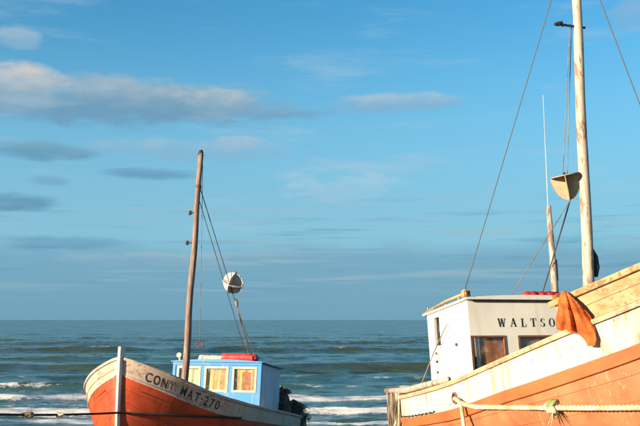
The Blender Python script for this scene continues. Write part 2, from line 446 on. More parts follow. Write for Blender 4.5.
# ------------------------------------------------------------------ mesh helpers
class MB:
    def __init__(self):
        self.v = []; self.f = []

    def add(self, verts, faces):
        o = len(self.v)
        self.v += [tuple(q) for q in verts]
        self.f += [tuple(i + o for i in f) for f in faces]
        return self

    def box(self, lo, hi):
        (a, b, c), (d, e, f) = lo, hi
        vs_ = [(a, b, c), (d, b, c), (d, e, c), (a, e, c), (a, b, f), (d, b, f), (d, e, f), (a, e, f)]
        return self.add(vs_, [(0, 3, 2, 1), (4, 5, 6, 7), (0, 1, 5, 4), (1, 2, 6, 5), (2, 3, 7, 6), (3, 0, 4, 7)])

    def grid(self, rows, close_u=False, close_v=False):
        nr, nc = len(rows), len(rows[0])
        fs = []
        for i in range(nr - (0 if close_u else 1)):
            for j in range(nc - (0 if close_v else 1)):
                a = i * nc + j; b = i * nc + (j + 1) % nc
                c = ((i + 1) % nr) * nc + (j + 1) % nc; d = ((i + 1) % nr) * nc + j
                fs.append((a, b, c, d))
        return self.add([q for r in rows for q in r], fs)

    def tube(self, path, radius, n=8, cap=True, squash=1.0, wob=0.0):
        path = [Vector(q) for q in path]
        k = len(path)
        rad = radius if hasattr(radius, '__len__') else [radius] * k
        t0 = (path[1] - path[0]).normalized()
        up = Vector((0, 0, 1)) if abs(t0.z) < 0.9 else Vector((1, 0, 0))
        nrm = t0.cross(up).normalized()
        rows = []
        for i, q in enumerate(path):
            t = (path[min(i + 1, k - 1)] - path[max(i - 1, 0)]).normalized()
            nrm = (nrm - t * nrm.dot(t)).normalized()
            bi = t.cross(nrm)
            rr = rad[i] * (1 + (random.uniform(-wob, wob) if wob else 0))
            rows.append([q + nrm * math.cos(2 * math.pi * j / n) * rr + bi * math.sin(2 * math.pi * j / n) * rr * squash for j in range(n)])
        o = len(self.v)
        self.grid(rows, close_v=True)
        if cap:
            self.f.append(tuple(o + j for j in range(n))[::-1])
            self.f.append(tuple(o + (k - 1) * n + j for j in range(n)))
        return self

    def bar(self, a, b, w, h, up=(0, 0, 1)):
        a, b = Vector(a), Vector(b)
        t = (b - a).normalized(); u = Vector(up)
        s = t.cross(u).normalized(); u = s.cross(t).normalized()
        vs_ = []
        for q in (a, b):
            for i, j in ((-1, -1), (1, -1), (1, 1), (-1, 1)):
                vs_.append(q + s * i * w / 2 + u * j * h / 2)
        return self.add(vs_, [(0, 1, 2, 3), (7, 6, 5, 4), (0, 4, 5, 1), (1, 5, 6, 2), (2, 6, 7, 3), (3, 7, 4, 0)])

    def build(self, name, mat, parent=None, smooth=False, bevel=0.0):
        me = bpy.data.meshes.new(name)
        me.from_pydata([tuple(q) for q in self.v], [], self.f)
        me.update()
        bm = bmesh.new(); bm.from_mesh(me)
        bmesh.ops.recalc_face_normals(bm, faces=bm.faces)
        if bevel:
            bmesh.ops.bevel(bm, geom=[e for e in bm.edges if len(e.link_faces) == 2 and e.calc_face_angle(0) > 0.6],
                            offset=bevel, segments=2, affect='EDGES', clamp_overlap=True)
        bm.to_mesh(me); bm.free()
        if smooth:
            for poly in me.polygons:
                poly.use_smooth = True
        me.materials.append(M[mat] if isinstance(mat, str) else mat)
        o = bpy.data.objects.new(name, me)
        C.objects.link(o)
        if parent:
            o.parent = parent
        return o


def tag(o, label=None, cat=None, group=None, kind=None):
    if label: o['label'] = label
    if cat: o['category'] = cat
    if group: o['group'] = group
    if kind: o['kind'] = kind
    return o


def empty(name, mat4):
    o = bpy.data.objects.new(name, None)
    C.objects.link(o)
    o.empty_display_size = 0.3
    o.matrix_world = mat4
    return o


def sag_path(a, b, sag, n=24):
    a, b = Vector(a), Vector(b)
    return [a.lerp(b, i / n) - Vector((0, 0, sag * 4 * (i / n) * (1 - i / n))) for i in range(n + 1)]


# pixel of the photograph -> viewing ray (world)
def ray(px, py):
    cp, sp = math.cos(PITCH), math.sin(PITCH)
    a, b = (px - 320) / FPX, -(py - 213) / FPX
    return Vector((a, cp - b * sp, sp + b * cp))


def at(px, py, Y):
    d = ray(px, py)
    return Vector((0, 0, EYE)) + d * (Y / d.y)


# ------------------------------------------------------------------ beach and sea
def beach_z(x, y):
    # flat berm where the photographer stands, then an even eight degree slope under the boats into the water
    base = np.where(y < 9.2, 3.12 + (9.2 - y) * 0.004, 3.12 - (y - 9.2) * 0.1405)
    base = np.maximum(base, -6.0)
    bumps = 0.05 * np.sin(x * 0.7 + 1.3 * np.sin(y * 0.31)) + 0.035 * np.sin(y * 1.1 + x * 0.23) + 0.02 * np.sin(x * 2.3 - y * 1.7)
    return base + bumps


def make_beach():
    xs = np.concatenate([np.linspace(-600, -30, 30), np.linspace(-29, 29, 117), np.linspace(30, 600, 30)])
    ys = np.concatenate([np.linspace(-400, -12, 24), np.linspace(-11, 50, 123), np.linspace(52, 90, 12)])
    X, Y = np.meshgrid(xs, ys)
    Z = beach_z(X, Y)
    mb = MB()
    mb.grid([[(X[i, j], Y[i, j], Z[i, j]) for j in range(len(xs))] for i in range(len(ys))])
    return tag(mb.build('beach', 'sand', smooth=True), 'brown shingle beach sloping down to the sea under the boats', 'beach', kind='structure')


def make_sea():
    ys = [20.0]
    while ys[-1] < 330: ys.append(ys[-1] * 1.0042)
    while ys[-1] < 60000: ys.append(ys[-1] * 1.10)
    ys = np.array(ys)
    us = np.concatenate([-np.geomspace(0.5, 8, 14)[::-1], np.linspace(-0.495, 0.495, 620), np.geomspace(0.5, 8, 14)])
    Yg, Ug = np.meshgrid(ys, us, indexing='ij')
    X = Ug * Yg; Y = Yg.copy()
    fade = np.clip((330 - Y) / 150, 0, 1) * np.clip(1 - (np.abs(Ug) - .48) / .05, 0, 1)

    def wiggle(x, seed, lens, amps):
        r = np.random.default_rng(seed); out = 0
        for l, a in zip(lens, amps):
            out = out + a * np.sin(x * 2 * np.pi / l + r.uniform(0, 6.28))
        return out
    Z = np.zeros_like(X); foam = np.zeros_like(X) - .3; shade_murk = np.zeros_like(X)
    # choppy wind sea, shore-normal on the whole
    r = np.random.default_rng(5)
    for k in range(54):
        l = 0.75 * (16 ** (k / 53.0)) * r.uniform(.9, 1.1)
        th = r.normal(0, .50) + math.pi / 2
        a = 0.0066 * l ** 0.82
        mod = 0.6 + 0.4 * np.sin(X * r.uniform(.02, .08) + Y * r.uniform(.02, .06) + r.uniform(0, 6))
        Z += a * mod * np.sin(2 * np.pi / l * (X * math.cos(th) + Y * math.sin(th)) + r.uniform(0, 6.28)) * np.clip(1.3 - Y / (40 * l + 40), 0, 1)
    # swell lines: distance, height, steepness of the shoreward face, length of the back
    crests = [(86.0, .86, 1.7, 6.0, 1), (110.0, .40, 1.9, 6.0, 2), (97.0, .20, 1.7, 5.0, 12), (123.0, .26, 2.0, 6.0, 13), (156.0, .34, 2.6, 7.0, 14), (206.0, .45, 3.5, 9.0, 15), (79.0, .18, 1.4, 4.0, 16), (137.0, .74, 2.4, 8.0, 3), (182.0, .62, 3.5, 10.0, 4), (240.0, .62, 4, 12, 5),
              (300.0, .6, 5, 14, 6), (65.0, .40, 1.2, 4.0, 7), (73.0, .30, 1.4, 4.0, 8), (48.5, .20, .8, 3.0, 9), (57.0, .26, .9, 3.0, 10), (42.5, .07, .6, 2, 11)]
    for (d, h, wf, wb, sd) in crests:
        off = wiggle(X, sd, (160, 61, 27, 11), (1.0 * d / 90, .5 * d / 90, .22 * d / 90, .08 * d / 90))
        hm = np.clip(1 + wiggle(X, sd + 40, (95, 43, 19), (.14, .12, .10)), .4, 1.5)
        q = Y - (d + off)
        prof = np.where(q < 0, np.exp(-(q / wf) ** 2), np.exp(-(np.abs(q) / wb) ** 1.6))
        trough = -0.25 * np.exp(-((q + 2.6 * wf) / (1.6 * wf)) ** 2)
        Z += h * hm * (prof + trough)
        face = np.exp(-((q + .55 * wf) / (.9 * wf)) ** 2)
        shade_murk = np.maximum(shade_murk, face * np.clip(hm, 0, 1.2) * min(1.0, h * 1.55))  # shoreward wave faces painted dark, where they mirror less sky
        br = wiggle(X, sd + 80, (37, 17, 7.3, 3.1), (.35, .3, .22, .16))
        if sd == 7:      # spilling breaker
            foam = np.maximum(foam, np.clip(.56 + br * .50, -.3, 1.0) * np.exp(-((q + .5) / 1.0) ** 2) * 1.05)
            foam = np.maximum(foam, (.38 + br * .35) * np.exp(-((q + 2.6) / 2.0) ** 2))
        if sd == 9:
            foam = np.maximum(foam, np.clip(.98 + br * .30, -.3, 1.15) * np.exp(-((q + .2) / 1.05) ** 2))
            foam = np.maximum(foam, (.46 + br * .25) * np.exp(-((q - 2.0) / 2.6) ** 2))
        if sd == 10:
            foam = np.maximum(foam, (.98 + br * .34) * np.exp(-((q + .3) / 1.15) ** 2))
        if sd == 11:
            foam = np.maximum(foam, (.78 + br * .3) * np.exp(-(q / .9) ** 2))
            foam = np.maximum(foam, (.34 + br * .3) * np.exp(-((q + 3) / 2.5) ** 2))
        if sd == 8:
            foam = np.maximum(foam, (.30 + br * .5) * np.exp(-((q + .6) / .8) ** 2))
        if sd == 1:
            foam = np.maximum(foam, (.12 + br * .42) * np.exp(-((q + .2) / .7) ** 2))
        if sd == 3:
            foam = np.maximum(foam, (.22 + br * .50) * np.exp(-((q + .4) / 1.3) ** 2))
        if sd in (2, 4):
            foam = np.maximum(foam, (.05 + br * .45) * np.exp(-((q + .2) / .8) ** 2))
    shore = np.clip((72 - Y) / 30, 0, 1)
    shade_murk = np.clip(np.maximum(shade_murk, shore * .45), 0, 1)
    Z = Z * fade
    Z = np.where(Y < 36, Z * np.clip((Y - 24) / 12, 0, 1), Z)
    foam = np.where(fade > 0, foam, -.3)
    nr, nc = X.shape
    me = bpy.data.meshes.new('sea')
    co = np.stack([X, Y, Z], -1).reshape(-1, 3).astype(np.float32)
    i, j = np.meshgrid(np.arange(nr - 1), np.arange(nc - 1), indexing='ij')
    a = (i * nc + j).ravel()
    quads = np.stack([a, a + 1, a + nc + 1, a + nc], -1).astype(np.int32)
    me.vertices.add(len(co)); me.vertices.foreach_set('co', co.ravel())
    me.loops.add(quads.size); me.loops.foreach_set('vertex_index', quads.ravel())
    me.polygons.add(len(quads)); me.polygons.foreach_set('loop_start', np.arange(0, quads.size, 4, dtype=np.int32))
    me.polygons.foreach_set('use_smooth', np.ones(len(quads), dtype=bool))
    me.update(calc_edges=True)
    for nm, arr in (('foam', foam), ('shade_murk', shade_murk)):
        at_ = me.attributes.new(nm, 'FLOAT', 'POINT')
        at_.data.foreach_set('value', arr.ravel().astype(np.float32))
    me.materials.append(M['sea'])
    o = bpy.data.objects.new('sea', me)
    C.objects.link(o)
    return tag(o, 'teal sea with swell lines and white surf along the shore', 'sea', kind='structure')


make_beach()
make_sea()


# ------------------------------------------------------------------ boats
def frame(yaw, pitch):
    return Matrix.Rotation(yaw, 3, 'Z') @ Matrix.Rotation(-pitch, 3, 'Y')


class Hull:
    """x forward, y to port, z up from the keel; s is the distance aft of the stem"""
    def __init__(self, length, beam, sheer, keel_depth, run, taper, rake):
        self.L, self.W, self.sheer_t, self.H, self.run, self.taper, self.rake = length, beam, sheer, keel_depth, run, taper, rake

    def x(self, s): return self.L / 2 - s

    def w(self, s):
        s = max(s, 0.0)
        if s < self.run:
            return self.W * (1 - (1 - s / self.run) ** 2.4) ** 0.68
        u = (s - self.run) / (self.L - self.run)
        return self.W * (1 - self.taper * u ** 2.2)

    def zs(self, s):
        xs = self.sheer_t[0]; ys = self.sheer_t[1]
        h = 0.22
        tot = 0
        for k in range(-3, 4):
            tot += float(np.interp(min(max(s + k * h / 3 * min(1, s / 0.4 + .1), 0), self.L), xs, ys))
        return self.H + tot / 7 - 0.05

    def kz(self, s):
        return 0.55 * max(0, 1 - s / 1.4) ** 2 + 0.12 * max(0, (s - self.L + 2) / 2) ** 2

    def gfun(self, v, s):
        b = max(0.0, 1 - s / 3.0)
        vc = min(max(v, 0), 1)
        full = (1 - (1 - vc) ** 2.8) ** 0.72
        vee = vc ** 0.72
        g_ = full * (1 - b) + vee * b
        if v > 1: g_ += (v - 1) * (0.10 + 0.75 * b)
        return g_

    def pt(self, s, z, side, off=0.0):
        zs, kz = self.zs(s), self.kz(s)
        v = (z - kz) / (zs - kz)
        y = 0.035 + self.w(s) * self.gfun(v, s)
        b = max(0.0, 1 - s / 1.5)
        xx = self.x(s) - self.rake * b * (1 - min(v, 1.2)) ** 1.2 if v < 1 else self.x(s) + self.rake * b * 0.6 * (v - 1)
        p = Vector((xx, side * y, z))
        if off:
            # outward normal from finite differences
            e = 0.02
            p1 = self.pt(min(s + e, self.L), z, side); p0 = self.pt(max(s - e, 0), z, side)
            q1 = self.pt(s, z + e, side); q0 = self.pt(s, max(z - e, kz), side)
            n = (p1 - p0).cross(q1 - q0)
            n = n.normalized() if n.length > 1e-9 else Vector((0, side, 0))
            if n.y * side < 0: n = -n
            p = p + n * off
        return p

    def ss(self, s0, s1, n=48):
        # denser towards the stem
        return [s0 + (s1 - s0) * (i / n) ** 1.7 for i in range(n + 1)]

    def strip(self, side, zlo, zhi, s0, s1, thick=0.03, out=0.0, n=48, rows=3, edge=0.004):
        """one plank following the side between heights zlo(s) and zhi(s)"""
        mb = MB(); R = []
        for s in self.ss(s0, s1, n):
            a, b = zlo(s), zhi(s)
            r = [self.pt(s, a + edge, side, out - thick), self.pt(s, a, side, out - edge)]
            r += [self.pt(s, a + edge + (b - a - 2 * edge) * k / rows, side, out) for k in range(rows + 1)]
            r += [self.pt(s, b, side, out - edge), self.pt(s, b - edge, side, out - thick)]
            R.append(r)
        mb.grid(R, close_v=True)
        m_ = len(R[0]); k = len(R)
        mb.f.append(tuple(range(m_)))
        mb.f.append(tuple((k - 1) * m_ + i for i in range(m_))[::-1])
        return mb


def build_hull(B, h, band_h, nplank, m_hull, m_band, m_cap, m_stem, m_trim=None, trim_h=0.0, cap_to=None, stem_up=0.25):
    L = h.L
    n_s = 56
    # inner shell closes the seams between the planks
    for side in (-1, 1):
        mb = MB()
        rows = []
        for s in h.ss(0.0, L, n_s):
            zs, kz = h.zs(s), h.kz(s)
            rows.append([h.pt(s, kz + (zs - kz) * k / 10, side, -0.02 if s > .05 else -.005) for k in range(11)])
        mb.grid(rows)
        mb.build('hull_shell', 'inner_hull', B, smooth=True)
    gap = 0.0016
    for side in (-1, 1):
        zb = lambda s: h.zs(s) - band_h * (1 - 0.12 * min(1, s / L))
        h.strip(side, zb, lambda s: h.zs(s), 0.0, L, n=n_s, rows=2).build('bulwark_plank', m_band, B, smooth=False)
        for k in range(nplank):
            f0, f1 = k / nplank, (k + 1) / nplank
            # planks get narrower towards the turn of the bilge
            e = lambda f: f ** 1.25
            lo = lambda s, f0=f0: h.kz(s) + (zb(s) - h.kz(s)) * e(f0) + gap
            hi = lambda s, f1=f1: h.kz(s) + (zb(s) - h.kz(s)) * e(f1) - gap
            h.strip(side, lo, hi, 0.0, L, n=n_s, rows=2, edge=0.003).build('plank', m_hull, B, smooth=False)
        if m_trim:
            h.strip(side, lambda s: zb(s) - trim_h, lambda s: zb(s) + .012, 0.02, L, thick=0.05, out=0.035, n=n_s, rows=2, edge=0.010).build('rubbing_strake', m_trim, B)
        else:
            h.strip(side, lambda s: zb(s) - .035, lambda s: zb(s) + .012, 0.02, L, thick=0.04, out=0.016, n=n_s, rows=1, edge=0.006).build('rubbing_strake', m_band, B)
        # cap rail
        s0 = 0.0 if cap_to is None else cap_to
        R = []
        for s in h.ss(s0, L + 0.06, n_s):
            sc = min(s, L)
            p = h.pt(sc, h.zs(sc), side)
            q = h.pt(min(sc + .02, L), h.zs(sc), side) - h.pt(max(sc - .02, 0), h.zs(sc), side)
            t = Vector((q.x, q.y, 0)).normalized(); n = Vector((-t.y, t.x, 0))
            if n.y * side < 0: n = -n
            p = p + Vector((sc - s, 0, 0))
            o_, i_ = 0.035, -0.125
            lim = lambda v: Vector((v.x, side * max(0.012, v.y * side), v.z))
            R.append([lim(p + n * a_ + Vector((0, 0, b_))) for a_, b_ in ((o_, -.012), (o_ + .008, .02), (o_, .05), (i_, .058), (i_ - .006, .02), (i_, -.012))])
        mb = MB(); mb.grid(R, close_v=True)
        mb.f.append(tuple(range(6))); mb.f.append(tuple((len(R) - 1) * 6 + i for i in range(6))[::-1])
        mb.build('cap_rail', m_cap, B)
        # inside of the bulwark
        rows = []
        for s in h.ss(0.25, L, 40):
            zs = h.zs(s)
            rows.append([h.pt(s, zs - d, side, -0.06) for d in (0.0, .3, .62)])
        mb = MB(); mb.grid(rows); mb.build('bulwark_lining', m_band, B)
        for k in range(11):
            s = 0.9 + k * (L - 1.3) / 10
            p = h.pt(s, h.zs(s) - .01, side, -.10); q = h.pt(s, h.zs(s) - .6, side, -.10)
            MB().bar(q, p, .07, .08, up=(1, 0, 0)).build('stanchion', m_cap, B)
    # deck
    rows = []
    for s in h.ss(0.2, L - .02, 30):
        z = h.zs(s) - .52
        wv = abs(h.pt(s, z, 1, -.03).y)
        rows.append([(h.x(s), wv * k / 6, z + .05 * (1 - (k / 6) ** 2)) for k in range(-6, 7)])
    mb = MB(); mb.grid(rows); mb.build('deck', 'deck_wood', B)
    # transom
    out = []
    for side in (-1, 1):
        col_ = []
        for k in range(13):
            z = h.kz(L) + (h.zs(L) - h.kz(L)) * k / 12
            p = h.pt(L, z, side)
            col_.append(p)
        out.append(col_)
    rows = []
    for k in range(13):
        a, b = out[0][k], out[1][k]
        rows.append([a.lerp(b, j / 8) - Vector((.10 * (1 - (2 * j / 8 - 1) ** 2), 0, 0)) for j in range(9)])
    mb = MB(); mb.grid(rows); mb.build('transom', m_hull, B)
    MB().bar((h.x(L) - .09, -h.w(L) - .02, h.zs(L) + .02), (h.x(L) - .09, h.w(L) + .02, h.zs(L) + .02), .16, .07).build('transom_cap', m_cap, B)
    # stem post and keel
    mb = MB(); R = []
    for i in range(22):
        f = i / 21
        z = h.kz(0) + (h.zs(0) + stem_up - h.kz(0)) * f
        zz = min(z, h.zs(0) + .2)
        p = h.pt(0.0, zz, 1)
        xx = p.x
        wd = .040 + .014 * f
        R.append([(xx - .10, wd, z), (xx + .045, wd, z), (xx + .10, wd * .55, z), (xx + .10, -wd * .55, z), (xx + .045, -wd, z), (xx - .10, -wd, z)])
    mb.grid(R, close_v=True); mb.f.append(tuple(range(6))[::-1]); mb.f.append(tuple(21 * 6 + i for i in range(6)))
    mb.build('stem_post', m_stem, B, bevel=0.006)
    pth = []
    for i in range(16):
        s = 1.5 * (i / 15)
        pth.append(Vector((h.pt(s, h.kz(s), 1).x, 0, h.kz(s) - .02)))
    pth += [Vector((h.x(s), 0, h.kz(s) - .02)) for s in np.linspace(1.9, L, 14)]
    R = [[(q.x, -.07, q.z - .09), (q.x, .07, q.z - .09), (q.x, .07, q.z + .06), (q.x, -.07, q.z + .06)] for q in pth]
    mb = MB(); mb.grid(R, close_v=True); mb.f.append((0, 1, 2, 3)); mb.f.append(tuple((len(R) - 1) * 4 + i for i in range(4))[::-1])
    mb.build('keel', m_hull, B)


def holed_wall(origin, ux, uz, nrm, w, hgt, holes, th):
    """flat wall of thickness th with rectangular openings; origin is the lower corner on the outer face"""
    us = sorted({0.0, w} | {q for h_ in holes for q in (h_[0], h_[1])})
    vs_ = sorted({0.0, hgt} | {q for h_ in holes for q in (h_[2], h_[3])})
    O, ux, uz, nrm = Vector(origin), Vector(ux).normalized(), Vector(uz).normalized(), Vector(nrm).normalized()
    P = lambda u, v, d: O + ux * u + uz * v - nrm * d
    solid = lambda i, j: (0 <= i < len(us) - 1 and 0 <= j < len(vs_) - 1 and
                          not any(a - 1e-6 <= us[i] and us[i + 1] <= b + 1e-6 and c - 1e-6 <= vs_[j] and vs_[j + 1] <= d + 1e-6 for a, b, c, d in holes))
    mb = MB()
    for i in range(len(us) - 1):
        for j in range(len(vs_) - 1):
            if not solid(i, j): continue
            a, b, c, d = us[i], us[i + 1], vs_[j], vs_[j + 1]
            for dd in (0, th):
                mb.add([P(a, c, dd), P(b, c, dd), P(b, d, dd), P(a, d, dd)], [(0, 1, 2, 3)])
            for (ii, jj, e) in ((i - 1, j, ((a, c), (a, d))), (i + 1, j, ((b, c), (b, d))), (i, j - 1, ((a, c), (b, c))), (i, j + 1, ((a, d), (b, d)))):
                if not solid(ii, jj):
                    (p1, q1), (p2, q2) = e
                    mb.add([P(p1, q1, 0), P(p2, q2, 0), P(p2, q2, th), P(p1, q1, th)], [(0, 1, 2, 3)])
    return mb, P


def window_trim(P, hole, wd, proud, th):
    a, b, c, d = hole
    mb = MB()
    def bx(u0, u1, v0, v1):
        vsx = [P(u, v, t) for t in (-proud, th) for (u, v) in ((u0, v0), (u1, v0), (u1, v1), (u0, v1))]
        mb.add(vsx, [(0, 1, 2, 3), (7, 6, 5, 4), (0, 4, 5, 1), (1, 5, 6, 2), (2, 6, 7, 3), (3, 7, 4, 0)])
    bx(a - wd * .4, b + wd * .4, d - wd * .6, d + wd * .4)
    bx(a - wd * .4, b + wd * .4, c - wd * .4, c + wd * .6)
    bx(a - wd * .4, a + wd * .6, c + wd * .6, d - wd * .6)
    bx(b - wd * .6, b + wd * .4, c + wd * .6, d - wd * .6)
    return mb


def quad(P, a, b, c, d, t):
    return MB().add([P(a, c, t), P(b, c, t), P(b, d, t), P(a, d, t)], [(0, 1, 2, 3)])


# ---------- boat on the left: heading (-cos75, -sin75), bow up the beach
TH_L = R_(75)
RL = frame(math.atan2(-math.sin(TH_L), -math.cos(TH_L)), R_(8))
LEN_L, H_L = 9.6, 2.55
sheer_L = ([0, .05, .2, .4, .7, 1, 1.5, 2, 3, 4, 6, 9.6], [0, -.055, -.165, -.255, -.38, -.50, -.64, -.72, -.79, -.81, -.84, -.87])
hullL = Hull(LEN_L, 1.87, sheer_L, H_L, 3.2, .22, .22)
stem_w = at(121, 357, 20.0)
OL = stem_w + RL @ Vector((-LEN_L / 2, 0, -H_L))
BL = empty('fishing_boat', Matrix.Translation(OL) @ RL.to_4x4())
tag(BL, 'red wooden fishing boat with blue wheelhouse and bare brown mast', 'boat', 'fishing boats drawn up on the beach')
WL = BL.matrix_world.copy()

# ---------- boat on the right: heading (cos72, -sin72)
TH_R = R_(72)
RR = frame(math.atan2(-math.sin(TH_R), math.cos(TH_R)), R_(8))
LEN_R, H_R = 7.75, 2.9
BOW_R = 5.0                       # wheelhouse front is five metres aft of the stem
sheer_R = ([0, .55, 1.05, 1.55, 2.05, 2.55, 3.05, 3.55, 4.05, 4.55, 5.05, 6.05, 7, 8.2],
           [-.36, -.58, -.76, -.88, -.98, -1.065, -1.13, -1.185, -1.24, -1.29, -1.32, -1.35, -1.36, -1.33])
hullR = Hull(LEN_R, 1.75, sheer_R, H_R, 3.2, .25, .22)
HWR = 1.2                         # half width of the wheelhouse
corner_w = at(467, 300, 14.5)
roofO = corner_w - RR @ Vector((0, -HWR, 0))                  # roof line at the wheelhouse front, on the centreline
OR = roofO + RR @ Vector((-(LEN_R / 2 - BOW_R), 0, -H_R))
BR = empty('fishing_boat', Matrix.Translation(OR) @ RR.to_4x4())
tag(BR, 'orange and white fishing boat nearest the camera with lettered white wheelhouse', 'boat', 'fishing boats drawn up on the beach')
WR = BR.matrix_world.copy()


def loc(W, px, py, axis, val):
    """point of the pixel's ray where the boat's local coordinate axis equals val (boat coordinates)"""
    inv = W.inverted()
    o = inv @ Vector((0, 0, EYE)); d = inv.to_3x3() @ ray(px, py)
    return o + d * ((val - o[axis]) / d[axis])


build_hull(BL, hullL, .33, 7, 'red_hull', 'band_left', 'band_left', 'stem_white', stem_up=.27)
hullL.strip(-1, lambda s: hullL.zs(s) - .205, lambda s: hullL.zs(s) - .165, 0.03, LEN_L, thick=.03, out=.016, n=56, rows=1, edge=.006).build('bulwark_moulding', 'rail_rust', BL)
build_hull(BR, hullR, .40, 7, 'salmon_hull', 'white_paint', 'rail_rust', 'white_paint', m_trim='orange_trim', trim_h=.14, stem_up=.62)


# ------------------------------------------------------------------ letters
def font_letter(ch):
    cu = bpy.data.curves.new('t', 'FONT'); cu.body = ch; cu.size = 1.0; cu.resolution_u = 4; cu.offset = 0.014
    o = bpy.data.objects.new('t', cu); C.objects.link(o)
    dg = bpy.context.evaluated_depsgraph_get(); dg.update()
    me = bpy.data.meshes.new_from_object(o.evaluated_get(dg))
    vs_ = [tuple(v.co) for v in me.vertices]; fs = [tuple(p.vertices) for p in me.polygons]
    bpy.data.objects.remove(o); bpy.data.curves.remove(cu); bpy.data.meshes.remove(me)
    return vs_, fs


def left_name():
    h = hullL
    # arc length along the port sheer
    S = np.linspace(0.0, 2.6, 240)
    pts = [h.pt(s, h.zs(s) - .18, 1) for s in S]
    arc = [0.0]
    for a, b in zip(pts, pts[1:]): arc.append(arc[-1] + (b - a).length)
    s_of = lambda a: float(np.interp(a, arc, S)); a_of = lambda s: float(np.interp(s, S, arc))
    a0, a1 = a_of(.21), a_of(1.80)
    text = 'CONY MAT·270'
    adv = []; data = []
    for ch in text:
        if ch == ' ': adv.append(.42); data.append(None); continue
        vs_, fs = font_letter(ch)
        x0 = min(v[0] for v in vs_); x1 = max(v[0] for v in vs_)
        wd = .52 if ch not in '·' else .22
        k = wd / max(x1 - x0, .01) if ch != '·' else 1.0
        data.append(([((v[0] - x0) * k, v[1]) for v in vs_], fs)); adv.append(wd + (.16 if ch != '·' else .08))
    tot = sum(adv) - .16
    u = 0.0; sc = (a1 - a0) / tot
    for dta, ad in zip(data, adv):
        if dta:
            vs_, fs = dta
            out = []
            for (x, y) in vs_:
                a = a0 + (u + x) * sc
                s = s_of(a)
                out.append(h.pt(s, h.zs(s) - .275 + y * .275, 1, .004))
            MB().add(out, fs).build('letter', 'black_paint', BL)
        u += ad


left_name()


def serif_letters():
    TK, TN, SF = .20, .075, .06
    def line(a, b, w):
        (x0, y0), (x1, y1) = a, b
        return [(x0 - w / 2, y0), (x0 + w / 2, y0), (x1 + w / 2, y1), (x1 - w / 2, y1)]
    def rect(x0, x1, y0, y1): return [(x0, y0), (x1, y0), (x1, y1), (x0, y1)]
    def arc(cx, cy, rx, ry, a0, a1, wfun, n=18):
        q = []
        for i in range(n):
            t0 = math.radians(a0 + (a1 - a0) * i / n); t1 = math.radians(a0 + (a1 - a0) * (i + 1) / n)
            w0, w1 = wfun(t0), wfun(t1)
            q.append([(cx + (rx - w0) * math.cos(t0), cy + (ry - w0 * .6) * math.sin(t0)), (cx + rx * math.cos(t0), cy + ry * math.sin(t0)),
                      (cx + rx * math.cos(t1), cy + ry * math.sin(t1)), (cx + (rx - w1) * math.cos(t1), cy + (ry - w1 * .6) * math.sin(t1))])
        return q
    st = lambda t: TN + (TK - TN) * abs(math.cos(t)) ** 1.2
    return {
        'W': (1.15, [line((.12, 1), (.34, 0), TK), line((.34, 0), (.55, 1), TN), line((.55, 1), (.78, 0), TK), line((.78, 0), (1.02, 1), TN), rect(-.06, .30, .94, 1), rect(.42, .70, .94, 1), rect(.88, 1.16, .94, 1)]),
        'A': (.92, [line((.10, 0), (.44, 1), TN), line((.44, 1), (.76, 0), TK), rect(.22, .64, .33, .41), rect(-.04, .26, 0, SF), rect(.58, .94, 0, SF)]),
        'L': (.78, [rect(.12, .12 + TK, 0, 1), rect(0, .44, .94, 1), rect(0, .74, 0, SF), rect(.67, .74, 0, .34)]),
        'T': (.84, [rect(.32, .32 + TK, 0, 1), rect(.0, .84, .94, 1), rect(.0, .06, .68, 1), rect(.78, .84, .68, 1), rect(.20, .64, 0, SF)]),
        'S': (.62, arc(.31, .74, .29, .26, 60, 255, st) + arc(.31, .26, .31, .26, -125, 85, st) + [rect(.53, .58, .70, 1), rect(0, .05, 0, .32)]),
        'O': (.86, arc(.43, .5, .43, .52, 0, 360, st, 30)),
    }


